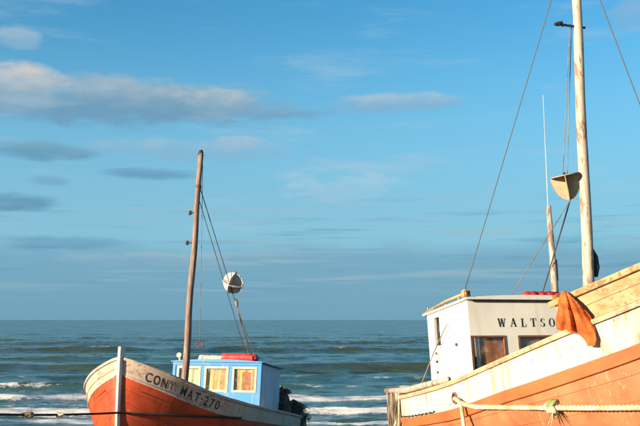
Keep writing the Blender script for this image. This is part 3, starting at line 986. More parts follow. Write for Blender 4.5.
# ------------------------------------------------------------------ wheelhouse, left boat
def wheelhouse_left():
    s0, hw, ln = 5.75, 1.28, 1.85
    xf = hullL.x(s0); xb = xf - ln
    zt = H_L + .42; zb = H_L - 1.30
    hg = zt - zb
    holes = []
    wz0, wz1 = zt - .78 - zb, zt - .13 - zb
    for c in (-.83, 0, .83):
        holes.append((hw - c - .335, hw - c + .335, wz0, wz1))
    # front wall: u runs from port (image right) to starboard
    front, P = holed_wall((xf, hw, zb), (0, -1, 0), (0, 0, 1), (1, 0, 0), 2 * hw, hg, holes, .05)
    wh = front.build('wheelhouse', 'blue_paint', BL)
    for k, hl in enumerate(holes):
        window_trim(P, hl, .055, .014, .035).build('window_frame', 'window_trim', wh)
        a, b, c, d = hl
        quad(P, a, b, c, d, .020).build('pane', 'glass', wh)
        # gathered curtain inside
        mb = MB(); R = []
        for i in range(25):
            f = i / 24
            if k == 1 or k == 2 or True:
                u = a - .02 + (b - a + .04) * f
            R.append([P(u, v, .070 + .016 * math.sin(f * 19 + v * 2 + k * 2) + .006 * math.sin(f * 43 + k)) for v in (c - .03, (c + d) / 2, d + .02)])
        mb.grid(R); mb.build('curtain', 'curtain_green' if k == 0 else 'curtain', wh, smooth=True)
    # glimpse of brown woodwork pushed in front of the port window's curtain
    a, b, c, d = holes[2]
    quad(P, a + .16, a + .42, c + .02, d - .12, .052).build('shelf_board', 'panel_brown', wh)
    # sides and back, upright boards
    for side in (-1, 1):
        nb = 7
        for k in range(nb):
            a = xf - .052 - (ln - .052) * k / nb; b = xf - .052 - (ln - .052) * (k + 1) / nb + .006
            o = side * (hw + random.uniform(-.004, .004))
            MB().box((b, min(o, o - side * .03), zb), (a, max(o, o - side * .03), zt - .002)).build('board', 'pale_board', wh)
    for k in range(9):
        y0 = -hw + .035 + (2 * hw - .07) * k / 9; y1 = -hw + .035 + (2 * hw - .07) * (k + 1) / 9 - .006
        MB().box((xb, y0, zb), (xb + .03, y1, zt - .002)).build('board', 'pale_board', wh)
    # corner posts and blue fascia under the roof
    for side in (-1, 1):
        MB().box((xf - .06, side * hw - .045, zb), (xf + .022, side * hw + .045, zt - .07)).build('corner_post', 'blue_paint', wh, bevel=.006)
    MB().box((xf + .003, -hw - .05, zt - .068), (xf + .035, hw + .05, zt + .004)).build('fascia', 'blue_paint', wh, bevel=.005)
    # roof, cambered
    R = []
    for i in range(13):
        y = -hw - .09 + (2 * hw + .18) * i / 12
        cz = zt + .030 + .06 * (1 - (y / (hw + .09)) ** 2)
        R.append([(xf + .09, y, zt + .006), (xf + .09, y, cz), (xb - .12, y, cz - .02), (xb - .12, y, zt + .006)])
    mb = MB(); mb.grid(R, close_v=True); mb.f.append((0, 1, 2, 3)); mb.f.append((51, 50, 49, 48))
    mb.build('roof', 'blue_paint', wh)
    # lamp housing at the starboard front corner of the roof
    p = loc(WL, 180, 359, 0, xf - .1)
    mb = MB(); mb.tube([(p.x, p.y, zt + .05), (p.x, p.y, zt + .13)], .035, 8); mb.tube([(p.x - .12, p.y, zt + .17), (p.x - .08, p.y, zt + .18), (p.x + .02, p.y, zt + .20), (p.x + .10, p.y, zt + .20)], [.02, .05, .07, .075], 10)
    mb.build('roof_lamp', 'window_trim', wh)
    return xf, xb, zt, hw


xfL, xbL, ztL, hwL = wheelhouse_left()


def bundle(name, a, b, radius, mat, mat2, W, seed, frac):
    """rolled tarpaulin lying along a-b (boat coordinates)"""
    r = random.Random(seed)
    def roll(f0, f1):
        pth, rad = [], []
        n = 14
        for i in range(n + 1):
            f = f0 + (f1 - f0) * i / n
            p = a.lerp(b, f) + Vector((r.uniform(-.02, .02), 0, 0))
            rr = radius * (.90 + .15 * abs(math.sin(f * 17 + seed)) + r.uniform(-.08, .08)) * (0.35 if i in (0, n) else 1)
            pth.append(W @ (p + Vector((0, 0, rr * .62)))); rad.append(rr)
        return MB().tube(pth, rad, 12, squash=.85)
    return roll


E_WORLD = Matrix.Identity(4)
# red roll on the left roof, cream roll beside it
z0 = ztL + .10
pa = loc(WL, 222, 358, 0, xfL - .35); pb = loc(WL, 258, 358, 0, xfL - .35)
pa.z = z0; pb.z = z0
rl = bundle('t', pa, pb, .135, None, None, WL, 3, 0)
tag(rl(0, 1).build('rolled_tarpaulin', 'red_cloth', smooth=True), 'red tarpaulin rolled up on the roof of the blue wheelhouse', 'tarpaulin')
pa = loc(WL, 199, 358, 0, xfL - .3); pb = loc(WL, 224, 358, 0, xfL - .3); pa.z = pb.z = z0
rl = bundle('t', pa, pb, .095, None, None, WL, 5, 0)
tag(rl(0, 1).build('canvas_roll', 'cream_cloth', smooth=True), 'cream canvas roll left of the red tarpaulin on the wheelhouse roof', 'canvas')

# ------------------------------------------------------------------ mast and rigging, left boat
xm = hullL.x(3.55)
mast_top = H_L + 5.86
mb = MB()
zz = np.linspace(H_L - 1.25, mast_top, 26)
mb.tube([(xm + .012 * math.sin(z * 1.7), .012 * math.sin(z * 2.3 + 1), z) for z in zz], [.098 - .030 * (i / 25) for i in range(26)], 12, wob=.03)
mastL = mb.build('mast', 'mast_wood', BL, smooth=True)
MB().tube([(xm, 0, mast_top - .03), (xm, 0, mast_top + .10)], [.085, .05], 10).build('mast_cap', 'dark_iron', mastL)
MB().tube([(xm, 0, mast_top - .98), (xm, 0, mast_top - .90)], [.082, .082], 12).build('mast_band', 'rust_iron', mastL)
for z, out_ in ((loc(WL, 190, 213, 0, xm).z, -.18), (loc(WL, 187, 243, 0, xm).z, -.20)):
    mb = MB(); mb.bar((xm, 0, z), (xm + .02, out_, z), .045, .04); mb.tube([(xm + .02, out_, z - .05), (xm + .02, out_, z + .05)], .045, 8)
    mb.build('mast_cleat', 'dark_iron', mastL)


def wire(a, b, r, name, mat, parent, sag=0.0, n=16):
    return MB().tube(sag_path(a, b, sag, n), r, 6).build(name, mat, parent, smooth=True)


sa = Vector((xm, .03, loc(WL, 200, 186, 0, xm).z)); sb = Vector((xfL - .25, .98, ztL + .09))
wire(sa, sb, .013, 'stay', 'wire', BL)
wire(sa + Vector((0, 0, -.35)), Vector((xfL - .9, .60, ztL + .10)), .011, 'stay', 'wire', BL)
# tackle near the foot of the stay
q = sa.lerp(sb, .66)
mb = MB(); mb.tube([q + Vector((.0, .0, .10)), q + Vector((0, .03, 0)), q + Vector((0, .05, -.12))], [.03, .055, .03], 8); mb.build('tackle_block', 'mast_wood', BL)
for dy_, dz_ in ((.10, .0), (-.12, .0)):
    wire(q + Vector((0, .04, -.08)), sb + Vector((-.1, dy_, dz_)), .011, 'tackle_line', 'rope_grey', BL, sag=.05)
# slack halyard hanging plumb from the masthead, with a ring at its end
top_w = WL @ Vector((xm - .03, .065, mast_top - .30))
ring_d = ray(202, 341); kk = top_w.y / ring_d.y
low_w = Vector((top_w.x, top_w.y, (Vector((0, 0, EYE)) + ring_d * kk).z))
inv = WL.inverted()
wire(inv @ top_w, inv @ low_w, .008, 'halyard', 'rope_grey', BL)
ring = [low_w + Vector((.085 * math.cos(t), 0.02, -.085 + .085 * math.sin(t))) for t in np.linspace(0, 2 * math.pi, 19)]
MB().tube([inv @ q_ for q_ in ring], .018, 6, cap=False).build('halyard_ring', 'rust_iron', BL, smooth=True)


# radar reflectors: three round plates crossing at right angles
def reflector(name, centre, rad, rot, mats, label, half=False):
    root = empty(name, Matrix.Translation(centre) @ rot.to_4x4())
    for ax in range(3):
        mb = MB()
        n = 40; t = .006
        ring1, ring2 = [], []
        for i in range(n):
            a = 2 * math.pi * i / n
            if half and ax < 2:                       # half plates below a round top plate
                a = math.pi * (1 + i / (n - 1)) if ax == 0 else math.pi * (.5 + i / (n - 1))
            p = [0, 0, 0]; p[(ax + 1) % 3] = rad * math.cos(a); p[(ax + 2) % 3] = rad * math.sin(a)
            if half and ax < 2: p[2] *= 1.75
            q1 = list(p); q2 = list(p); q1[ax] = t; q2[ax] = -t
            ring1.append(tuple(q1)); ring2.append(tuple(q2))
        mb.add(ring1 + ring2, [tuple(range(n)), tuple(range(2 * n - 1, n - 1, -1))] + [(i, (i + 1) % n, n + (i + 1) % n, n + i) for i in range(n)])
        mb.build('plate', mats[ax], root)
    mb = MB().tube([(0, 0, 0 if half else rad * .98), (0, 0, .05 if half else rad * 1.12)], .02, 8); mb.build('eye_ring', 'dark_iron', root)
    return tag(root, label, 'reflector', 'radar reflectors hung in the rigging')


cL = sa.lerp(sb, .575)
cLw = WL @ cL
d_ = ray(233, 283); cLw = Vector((0, 0, EYE)) + d_ * (cLw.y / d_.y)
reflector('radar_reflector', cLw, .30, Matrix.Rotation(R_(18), 3, 'Y') @ Matrix.Rotation(R_(20), 3, 'X') @ Matrix.Rotation(R_(-16), 3, 'Z'),
          ('plate_white', 'plate_white', 'plate_white'), 'white round-plate radar reflector hung behind the bare brown mast')

# ------------------------------------------------------------------ wheelhouse, right boat
XF = LEN_R / 2 - BOW_R          # x of the wheelhouse front in boat coordinates


def wheelhouse_right():
    hw, ln = HWR, 1.55
    zt = H_R; zb = H_R - 1.95; hg = zt - zb
    xf, xb = XF, XF - ln
    pix = lambda px, py: loc(WR, px, py, 0, xf)
    # openings measured on the front wall
    tl = pix(471, 336.5); br = pix(508, 372); t2 = pix(518.5, 337); r2 = pix(556, 372)
    u_of = lambda p: p.y + hw
    v1 = tl.z - zb; v0 = v1 - .58
    holes = [(u_of(tl), u_of(br), v0, v1), (u_of(t2), u_of(r2), v0, v1)]
    u3 = u_of(r2) + .14
    if u3 + .5 < 2 * hw: holes.append((u3, min(2 * hw - .1, u3 + .6), v0, v1))
    front, P = holed_wall((xf, -hw, zb), (0, 1, 0), (0, 0, 1), (1, 0, 0), 2 * hw, hg, holes, .05)
    wh = front.build('wheelhouse', 'white_house', BR)
    for k, hl in enumerate(holes):
        a, b, c, d = hl
        window_trim(P, hl, .030, .010, .040).build('window_frame', 'rust_iron', wh)
        # dark inner rebate
        quad(P, a + .012, b - .012, c + .012, d - .012, .030).build('pane', 'glass', wh)
    # inside: panelling seen through the glass and a pale curtain strip
    a, b, c, d = holes[0]
    for k, hl in enumerate(holes):
        quad(P, hl[0] + (.17 if k == 0 else -.02), hl[1] + .03, c - .05, d + .03, .060).build('panelling', 'panel_brown', wh)
    quad(P, a + .10, a + .155, c - .05, d + .03, .058).build('curtain_strip', 'white_house', wh)
    # near (starboard) side wall with a door opening towards the back
    dl = loc(WR, 441, 330, 1, -hw).x; dr = loc(WR, 434.5, 330, 1, -hw).x
    for side in (-1, 1):
        hl = [(xf - .05 - (xf - .05 - 0) * 0 - max(dl, dr) + 0, xf - .05 - min(dl, dr), hg - .62, hg - .10)] if side < 0 else []
        sw, P2 = holed_wall((xf - .0505, side * hw, zb), (-1, 0, 0), (0, 0, 1), (0, side, 0), ln - .0505, hg - .001, hl, .045)
        sw.build('side_wall', 'white_house', wh)
        if side < 0:
            a, b, c, d = hl[0]
            window_trim(P2, hl[0], .030, .012, .04).build('window_frame', 'white_house', wh)
            quad(P2, a, b, c, d, .03).build('pane', 'glass', wh)
            for zz_ in (hg - .72, hg - .86, hg - 1.04):
                q = P2(b - .03, zz_, -.006); MB().tube([q, q + Vector((0, -.02, 0))], .022, 8).build('rivet_head', 'rust_iron', wh)
            q = P2(.42, hg - .66, 0); MB().tube([q, q + Vector((0, -.03, 0))], .028, 8).build('porthole_plug', 'rust_iron', wh)
    bk, P3 = holed_wall((xb, -hw + .0455, zb), (0, 1, 0), (0, 0, 1), (-1, 0, 0), 2 * hw - .091, hg - .002, [(.9, 1.6, 0.02, 1.6)], .045)
    bk.build('back_wall', 'white_house', wh)
    # roof
    R = []
    for i in range(13):
        y = -hw - .05 + (2 * hw + .10) * i / 12
        cz = zt + .035 + .045 * (1 - (y / (hw + .05)) ** 2)
        R.append([(xf + .07, y, zt + .004), (xf + .07, y, cz), (xb - .08, y, cz - .03), (xb - .08, y, zt - .026)])
    mb = MB(); mb.grid(R, close_v=True); mb.f.append((0, 1, 2, 3)); mb.f.append((51, 50, 49, 48))
    mb.build('roof', 'white_house', wh)
    # thin dark strip put in as the shadow line below the roof edge
    MB().box((xf + .003, -hw + .10, zt - .030), (xf + .022, hw - .10, zt - .008)).build('shadow_strip', 'rust_iron', wh)
    # handrail along the near roof edge, ending in a timber block at the front corner
    zr = zt + .11
    mb = MB(); mb.tube([(xf + .02, -hw - .02, zr), (xf - .7, -hw - .03, zr - .02), (xb - .06, -hw - .03, zr - .10)], .026, 8)
    mb.build('handrail', 'cap_wood', wh, smooth=True)
    for x_ in (xf - .25, xf - .75, xb + .1):
        MB().tube([(x_, -hw - .02, zt + .03), (x_, -hw - .02, zr - .01)], .014, 6).build('rail_post', 'cap_wood', wh)
    MB().box((xf - .06, -hw - .075, zt + .03), (xf + .085, -hw + .035, zt + .165)).build('corner_block', 'cap_wood', wh, bevel=.02)
    MB().box((xf + .084, -hw - .040, zt + .06), (xf + .10, -hw + .015, zt + .13)).build('block_bolt', 'dark_iron', wh)
    # painted name
    font = serif_letters()
    p0 = pix(498, 327.0); hgt = .138
    u = p0.y; end = pix(555.0, 327.3).y
    word = 'WALTSO'
    spc = [font[c][0] for c in word]
    gap = .0
    k = .92
    gap = ((end - u) - sum(spc) * hgt * k) / (len(word) - 1)
    for c in word:
        jit, tilt = random.uniform(-.004, .004), random.uniform(-.006, .006)
        mb = MB()
        for poly in font[c][1]:
            mb.add([(xf + .0035, u + x * hgt * k, p0.z + y * hgt + jit + x * tilt) for x, y in poly], [tuple(range(len(poly)))])
        mb.build('letter', 'black_paint', wh)
        u += font[c][0] * hgt * k + gap
    return zt, hw, xf, xb


ztR, hwR, xfR, xbR = wheelhouse_right()

# ------------------------------------------------------------------ raised bow boards, right boat
FS0, FS1 = 0.0, 1.62
for side in (-1, 1):
    top = lambda s: hullR.zs(s) + .05
    hullR.strip(side, lambda s: top(s) + .002, lambda s: top(s) + .176, FS0, FS1, thick=.05, out=-.01, n=28, rows=2).build('bow_board', 'bow_tan', BR)
    hullR.strip(side, lambda s: top(s) + .168, lambda s: top(s) + .31, FS0, FS1 + .10, thick=.05, out=.0, n=28, rows=2).build('bow_board', 'bow_tan', BR)
    hullR.strip(side, lambda s: top(s) + .302, lambda s: top(s) + .375, FS0, FS1 + .16, thick=.12, out=.035, n=28, rows=2, edge=.01).build('bow_cap', 'cap_wood', BR)
    s = FS1 + .05
    p = hullR.pt(s, hullR.zs(s) - .3, side, -.09); q = hullR.pt(s, hullR.zs(s) + .47, side, -.04)
    MB().bar(p, q, .09, .10, up=(1, 0, 0)).build('bow_post', 'orange_trim', BR, bevel=.01)

# worn dark rubber strip along the foot of the white bulwark near the stern
_zb = lambda s: hullR.zs(s) - .40 * (1 - 0.12 * s / LEN_R)
hullR.strip(-1, lambda s: _zb(s) + .016 + .004 * math.sin(s * 23), lambda s: _zb(s) + .040 + .009 * math.sin(s * 31) + .006 * math.sin(s * 57), 5.5, LEN_R - .05, thick=.02, out=.010, n=70, rows=1, edge=.003).build('rubber_strip', 'dark_iron', BR)

pf = None
best = 1e9
for s in np.linspace(4, 6, 120):
    for dz_ in np.linspace(.1, .6, 40):
        p = hullR.pt(s, hullR.zs(s) - dz_, -1)
        wq = WR @ p
        v = wq - Vector((0, 0, EYE)); D = v.y * math.cos(PITCH) + v.z * math.sin(PITCH)
        e = (320 + FPX * v.x / D - 455) ** 2 + (213 - FPX * (-v.y * math.sin(PITCH) + v.z * math.cos(PITCH)) / D - 398) ** 2
        if e < best: best, pf, sf, zf = e, p, s, p.z
n1 = hullR.pt(sf, zf, -1, .02)
ring = []
for t in np.linspace(0, 2 * math.pi, 17)[:-1]:
    ring.append((sf + .085 * math.cos(t), zf + .075 * math.sin(t)))
mb = MB(); mb.add([hullR.pt(a, b, -1, .006) for a, b in ring], [tuple(range(16))]); mb.build('fairlead_hole', 'dark_iron', BR)
mb = MB(); mb.tube([hullR.pt(a, b, -1, .01) for a, b in ring + ring[:1]], .016, 6, cap=False); mb.build('fairlead_rim', 'rust_iron', BR)

# ------------------------------------------------------------------ mast and rigging, right boat
xmR = XF + 1.60
m_lo = loc(WR, 589.2, 288, 1, 0.0); m_hi = loc(WR, 576.0, 0, 1, 0.0)     # the mast stands on the centreline
m_dir = (m_hi - m_lo) / (m_hi.z - m_lo.z)
mast_at = lambda z: m_lo + m_dir * (z - m_lo.z)
topz = m_hi.z + (m_hi.z - m_lo.z) * 78 / 288
zz = np.linspace(H_R - 1.8, topz, 30)
mb = MB()
mb.tube([mast_at(z) + Vector((.010 * math.sin(z * 1.3), .012 * math.sin(z * 1.9 + .6), 0)) for z in zz], [.092 - .026 * (i / 29) for i in range(30)], 14, wob=.02)
mastR = mb.build('mast', 'mast_cream', BR, smooth=True)
zbk = loc(WR, 577, 27, 1, 0).z
xbk = mast_at(zbk).x
mb = MB()
mb.bar((xbk, .14, zbk), (xbk, -.37, zbk + .01), .024, .030)
mb.tube([(xbk, -.25, zbk - .02), (xbk, -.28, zbk + .035), (xbk, -.33, zbk + .015), (xbk, -.40, zbk)], [.016, .036, .038, .022], 8)
mb.build('mast_bracket', 'dark_iron', mastR)
zc = loc(WR, 592, 262, 1, 0).z
xmR = mast_at(zc).x
mb = MB()
mb.tube([(xmR - .01, .115, zc - .20), (xmR - .01, .135, zc - .06), (xmR - .01, .135, zc + .1), (xmR - .01, .11, zc + .22)], [.03, .055, .05, .02], 8)
mb.build('mast_winch', 'dark_iron', mastR)
mb = MB()
for k in range(5):
    z = zc - .05 + k * .035 - .55
    mb.tube([(xmR + (.088 + .012) * math.cos(t), (.088 + .012) * math.sin(t), z + .01 * math.sin(3 * t)) for t in np.linspace(0, 2 * math.pi, 15)], .012, 6, cap=False)
mb.build('rope_lashing', 'rope_grey', mastR)

head = mast_at(topz - .03)
wire(head, Vector((XF - .02, -HWR - .02, ztR + .15)), .008, 'stay', 'wire', BR)
fq = loc(WR, 640, 105, 1, 0.0)
ft = (head.z - hullR.zs(.3) - .42) / (head.z - fq.z)
wire(head, head.lerp(fq, ft), .008, 'stay', 'wire', BR)
# halyards from the bracket down past the reflector
ref_c = loc(WR, 564.5, 175.5, 0, mast_at(loc(WR, 580, 180, 1, 0).z).x - .12)
wire(Vector((xbk, -.13, zbk)), ref_c + Vector((0, -.02, .06)), .007, 'halyard', 'rope_grey', BR)
wire(Vector((xbk - .02, -.09, zbk)), ref_c + Vector((0, .05, .03)), .007, 'halyard', 'rope_grey', BR)
low = loc(WR, 540, 296, 0, XF - .3); low.z = ztR + .06
wire(ref_c + Vector((0, .05, -.385)), low, .012, 'downhaul', 'wire', BR)
wire(ref_c + Vector((0, .05, -.385)), Vector((XF - .2, ref_c.y - .06, ztR + .06)), .007, 'downhaul', 'rope_grey', BR)
# line from the roof corner down to the stern rail
wire(loc(WR, 447, 324, 1, -HWR - .06), loc(WR, 434, 352, 1, -HWR - .10), .010, 'lashing_line', 'rope_grey', BR)
wire(loc(WR, 434, 352, 1, -HWR - .10), loc(WR, 420, 388, 1, -HWR - .34), .010, 'lashing_line', 'rope_grey', BR)
# short derrick post standing on the roof, with a whip aerial
pb_ = loc(WR, 555.5, 298, 0, XF - .18); pt_ = loc(WR, 548.5, 206, 0, XF - .18)
pb_.z = ztR + .05
mb = MB(); mb.tube([pb_, pb_.lerp(pt_, .35), pt_], [.062, .056, .040], 10)
post = mb.build('derrick_post', 'mast_cream', BR, smooth=True)
MB().tube([pb_.lerp(pt_, .20) + Vector((.0, .06, 0)), pb_.lerp(pt_, .42) + Vector((0, .06, 0))], .025, 6).build('post_cleat', 'rust_iron', post)
MB().tube([pt_ + Vector((0, -.02, -.1)), loc(WR, 543, 95, 0, XF - .18)], [.006, .003], 5).build('whip_aerial', 'plate_white', post)

reflector('radar_reflector', WR @ ref_c, .215, Matrix.Rotation(R_(-12), 3, 'Y') @ Matrix.Rotation(R_(4), 3, 'X') @ Matrix.Rotation(R_(-16), 3, 'Z'),
          ('plate_brown', 'plate_brown', 'plate_brown'), 'brown half-round radar reflector hung beside the tall cream mast', half=True)

# red bundle on the white roof
pa = loc(WR, 524, 299, 0, XF - .10); pb = loc(WR, 560, 299, 0, XF - .10); pa.z = pb.z = ztR + .070
tag(bundle('t', pa, pb, .068, None, None, WR, 9, 0)(0, 1).build('folded_tarpaulin', 'red_cloth', smooth=True),
    'faded red folded cloth on the white wheelhouse roof beside the short post', 'tarpaulin')

# ------------------------------------------------------------------ loose gear, right boat
# spar laid along the stern rail, sticking out past the stern
sp0 = hullR.pt(4.85, hullR.zs(4.85), -1, -.03) + Vector((0, 0, .10))
sp1 = hullR.pt(7.1, hullR.zs(7.1), -1, -.02) + Vector((0, 0, .125))
spd = (sp1 - sp0).normalized()
sp2 = loc(WR, 387, 391, 0, sp1.x - 1.2)
mb = MB(); mb.tube([WR @ sp0, WR @ sp0.lerp(sp1, .5), WR @ sp1, WR @ sp2], [.044, .052, .058, .060], 10, wob=.05)
tag(mb.build('wooden_spar', 'mast_cream', smooth=True), 'pale round spar lying on the white stern rail of the orange boat', 'spar')

# hanging bunch of rope and netting at the stern corner
root = empty('rope_bunch', Matrix.Translation(WR @ (sp1 + Vector((-.9, 0, -.15)))))
r = random.Random(4)
for k in range(40):
    st_ = WR @ (sp1.lerp(sp2, r.uniform(.30, .92)) + Vector((0, r.uniform(-.03, .03), -.02)))
    ln = r.uniform(.5, 1.15)
    pth = []
    ph = r.uniform(0, 6); am = r.uniform(.02, .09)
    loop = r.random() < .45
    for i in range(13):
        f = i / 12
        if loop:
            pth.append(st_ + Vector((.16 * math.sin(f * math.pi) * r.choice((-1, 1)) * 0 + .12 * f + am * math.sin(4 * f + ph), .05 * math.sin(5 * f + ph), -ln * math.sin(f * math.pi) * .8)))
        else:
            pth.append(st_ + Vector((am * math.sin(5 * f + ph) * f, am * math.cos(4 * f + ph) * f, -ln * f)))
    inv_ = root.matrix_world.inverted()
    MB().tube([inv_ @ q_ for q_ in pth], r.uniform(.012, .028), 6).build('strand', r.choice(('rope_pale', 'rope_grey', 'rope_grey', 'net_brown', 'net_brown')), root, smooth=True)
tag(root, 'bunch of loose rope and netting hanging at the stern of the orange boat', 'rope')


# thick pale hawser stretched along the orange side
def hawser():
    ps = []
    for i in range(41):
        px = 458 + (760 - 458) * i / 40
        py = 405.8 - .4 * math.sin(i / 40 * math.pi) - (0 if px < 640 else (px - 640) * .02)
        # meet the hull side: march along the pixel ray until it reaches the planking, stay a hand's breadth off it
        bestd, bp = 1e9, None
        for s in np.linspace(.15, 6.2, 160):
            zlo, zhi = hullR.kz(s) + .3, hullR.zs(s)
            for _ in range(22):
                zm = (zlo + zhi) / 2
                v = (WR @ hullR.pt(s, zm, -1)) - Vector((0, 0, EYE)); D = v.y * math.cos(PITCH) + v.z * math.sin(PITCH)
                yy = 213 - FPX * (-v.y * math.sin(PITCH) + v.z * math.cos(PITCH)) / D
                if yy > py: zlo = zm
                else: zhi = zm
            xx = 320 + FPX * v.x / D
            if abs(xx - px) < bestd: bestd, bp = abs(xx - px), (s, zm)
        if bestd < 6: ps.append(hullR.pt(bp[0], bp[1], -1, .075))
    return ps


hp = hawser()
# straighten: the rope spans the hollow of the bow
n_h = len(hp)
sm = []
for i in range(n_h):
    a = max(0, i - 6); b = min(n_h, i + 7)
    sm.append(sum((hp[k] for k in range(a, b)), Vector()) / (b - a))
first = hullR.pt(sf, zf, -1, .01)
path = [WR @ first, WR @ (first.lerp(sm[0], .5) + Vector((0, -.04, -.02)))] + [WR @ q_ for q_ in sm]
root = empty('mooring_hawser', Matrix.Translation(path[0]))
inv_ = root.matrix_world.inverted()
lp = [inv_ @ q_ for q_ in path]


def twisted(pts, rad, strands=3, pitch=.16, sub=6):
    """a laid rope: several strands wound round the path"""
    P_ = [Vector(q_) for q_ in pts]
    d = [0.0]
    for a, b in zip(P_, P_[1:]): d.append(d[-1] + (b - a).length)
    n = max(12, int(d[-1] / .022))
    mbs = []
    for k in range(strands):
        pp = []
        for i in range(n + 1):
            t = d[-1] * i / n
            j = min(int(np.searchsorted(d, t, side='right')) - 1, len(P_) - 2); j = max(j, 0)
            f = (t - d[j]) / max(d[j + 1] - d[j], 1e-6)
            q_ = P_[j].lerp(P_[j + 1], f); tg = (P_[j + 1] - P_[j]).normalized()
            nn = tg.cross(Vector((0, 0, 1)))
            nn = nn.normalized() if nn.length > .05 else Vector((1, 0, 0))
            bb = tg.cross(nn)
            a_ = 2 * math.pi * (t / pitch + k / strands)
            pp.append(q_ + nn * math.cos(a_) * rad * .5 + bb * math.sin(a_) * rad * .5)
        mbs.append(MB().tube(pp, rad * .56, 6))
    return mbs


for mb in twisted(lp, .036): mb.build('strand', 'rope_pale', root, smooth=True)
# tail hanging from the fairlead
tl_ = loc(WR, 461, 404, 1, first.y - .10)
tail = [first, first.lerp(tl_, .6) + Vector((0, -.02, .03)), tl_, tl_ + Vector((.0, .02, -.35)), tl_ + Vector((.01, .08, -.85))]
MB().tube([inv_ @ (WR @ q_) for q_ in tail], .03, 8).build('tail', 'rope_pale', root, smooth=True)
tag(root, 'thick pale hawser stretched along the orange hull of the near boat', 'rope')

# knot with a tuft of green and brown rope ends on the hawser
kn = min(path[2:], key=lambda q_: abs(320 + FPX * q_.x / (q_.y * math.cos(PITCH) + (q_.z - EYE) * math.sin(PITCH)) - 548))
kroot = empty('rope_knot', Matrix.Translation(kn))
hd = (path[-1] - path[2]).normalized()
mb = MB()
for k in range(4):
    o_ = hd * (k - 1.5) * .035
    mb.tube([o_ + Vector((0, 0, 1)).cross(hd).normalized() * .055 * math.cos(t) + Vector((0, 0, .058 * math.sin(t))) + hd * .02 * math.sin(2 * t) for t in np.linspace(0, 2 * math.pi, 15)], .022, 6, cap=False)
mb.build('knot_turns', 'rope_pale', kroot, smooth=True)
mb = MB()
for k in range(3):
    o_ = hd * (k - .6) * .03 + Vector((0, 0, .03))
    mb.tube([o_ + Vector((0, 0, 1)).cross(hd).normalized() * .060 * math.cos(t) + Vector((0, 0, .062 * math.sin(t))) + hd * .03 * math.sin(t) for t in np.linspace(0, 2 * math.pi, 15)], .018, 6, cap=False)
mb.build('green_lashing', 'rope_green', kroot, smooth=True)
r = random.Random(12)
for k in range(15):
    dr = Vector((r.uniform(-.5, .9), r.uniform(-.3, .05), r.uniform(-1, .35))).normalized()
    if k < 2: dr = Vector((-.1 - .1 * k, -.05, -1)).normalized()
    ln = r.uniform(.10, .24)
    pth = [dr * ln * i / 7 + Vector((0, 0, -.35 * ln * (i / 7) ** 2)) + Vector((r.uniform(-.006, .006), 0, r.uniform(-.006, .006))) for i in range(8)]
    MB().tube([hd * .03 + q_ for q_ in pth], [.009 - .0008 * i for i in range(8)], 5).build('frayed_end', 'rope_pale' if k < 2 else r.choice(('net_brown', 'net_brown', 'rope_pale', 'rope_green')), kroot, smooth=True)
tag(kroot, 'green and brown frayed knot tied on the pale hawser', 'knot')


# ------------------------------------------------------------------ orange cloth over the break of the raised bow
def orange_cloth():
    rows_px = [(291, 561, 565), (296, 559.5, 570), (302, 558.5, 577), (308, 557.5, 583), (314, 557, 588), (320, 556, 592), (326, 555.5, 594), (330, 557, 595), (334, 579, 595), (340, 585, 595.5), (346, 587, 595)]
    nsub, nc = 4, 22
    pts = []
    yy = np.linspace(rows_px[0][0], rows_px[-1][0], (len(rows_px) - 1) * nsub + 1)
    ly = [q_[0] for q_ in rows_px]
    R = []
    for i, y in enumerate(yy):
        a = np.interp(y, ly, [q_[1] for q_ in rows_px]); b = np.interp(y, ly, [q_[2] for q_ in rows_px])
        a += .5 * math.sin(y * .35); b += .5 * math.sin(y * .28 + 1)
        r_ = []
        for j in range(nc + 1):
            f = j / nc
            px = a + (b - a) * f
            # depth: the outer face of the near bulwark at this spot, a few centimetres proud
            s_g = float(np.interp(px, [540, 548, 580, 621], [2.18, 2.05, 1.55, 1.05]))
            yl = -(hullR.w(s_g) + .035) * 1.0 - float(np.interp(y, [291, 306, 318, 334], [.125, .125, .075, .035]))
            gr_ = min(1, (y - 289) / 26)
            dd = (px - 556) * .62 - (y - 291) * .30
            phi = math.atan2(px - 562, y - 282); rr_ = min(1, math.hypot(px - 562, y - 282) / 46)
            fold = rr_ * (.058 * abs(math.sin(phi * 11.5 + .5 + .02 * (y - 300))) ** .8 + .016 * math.sin(phi * 33 + 1 + .07 * y) + .005 * math.sin(phi * 71 + y * .12)) - .012
            fold += .026 * math.exp(-((y - 313 - (px - 575) * .45) / 3.0) ** 2)          # a slack sideways crease
            bulge = -.05 * math.sin(math.pi * f) * math.sin(math.pi * min(1, max(0, (y - 291) / 44)))
            r_.append(loc(WR, px, y, 1, yl + fold + bulge))
        R.append(r_)
    outer = [[WR @ q_ for q_ in r_] for r_ in R]
    off = WR.to_3x3() @ Vector((0, .012, 0))
    inner = [[q_ + off for q_ in r_] for r_ in outer]
    mb = MB()
    nr = len(R); n1 = nc + 1
    mb.grid(outer); mb.grid(inner)
    N = nr * n1
    rim = [(0, j) for j in range(n1)] + [(i, nc) for i in range(1, nr)] + [(nr - 1, j) for j in range(nc - 1, -1, -1)] + [(i, 0) for i in range(nr - 2, 0, -1)]
    for (i0, j0), (i1, j1) in zip(rim, rim[1:] + rim[:1]):
        a = i0 * n1 + j0; b = i1 * n1 + j1
        mb.f.append((a, b, N + b, N + a))
    return mb.build('orange_cloth', 'orange_cloth', smooth=True)


oc = orange_cloth()
tag(oc, 'creased orange cloth draped over the white bow rail beside the name', 'cloth')


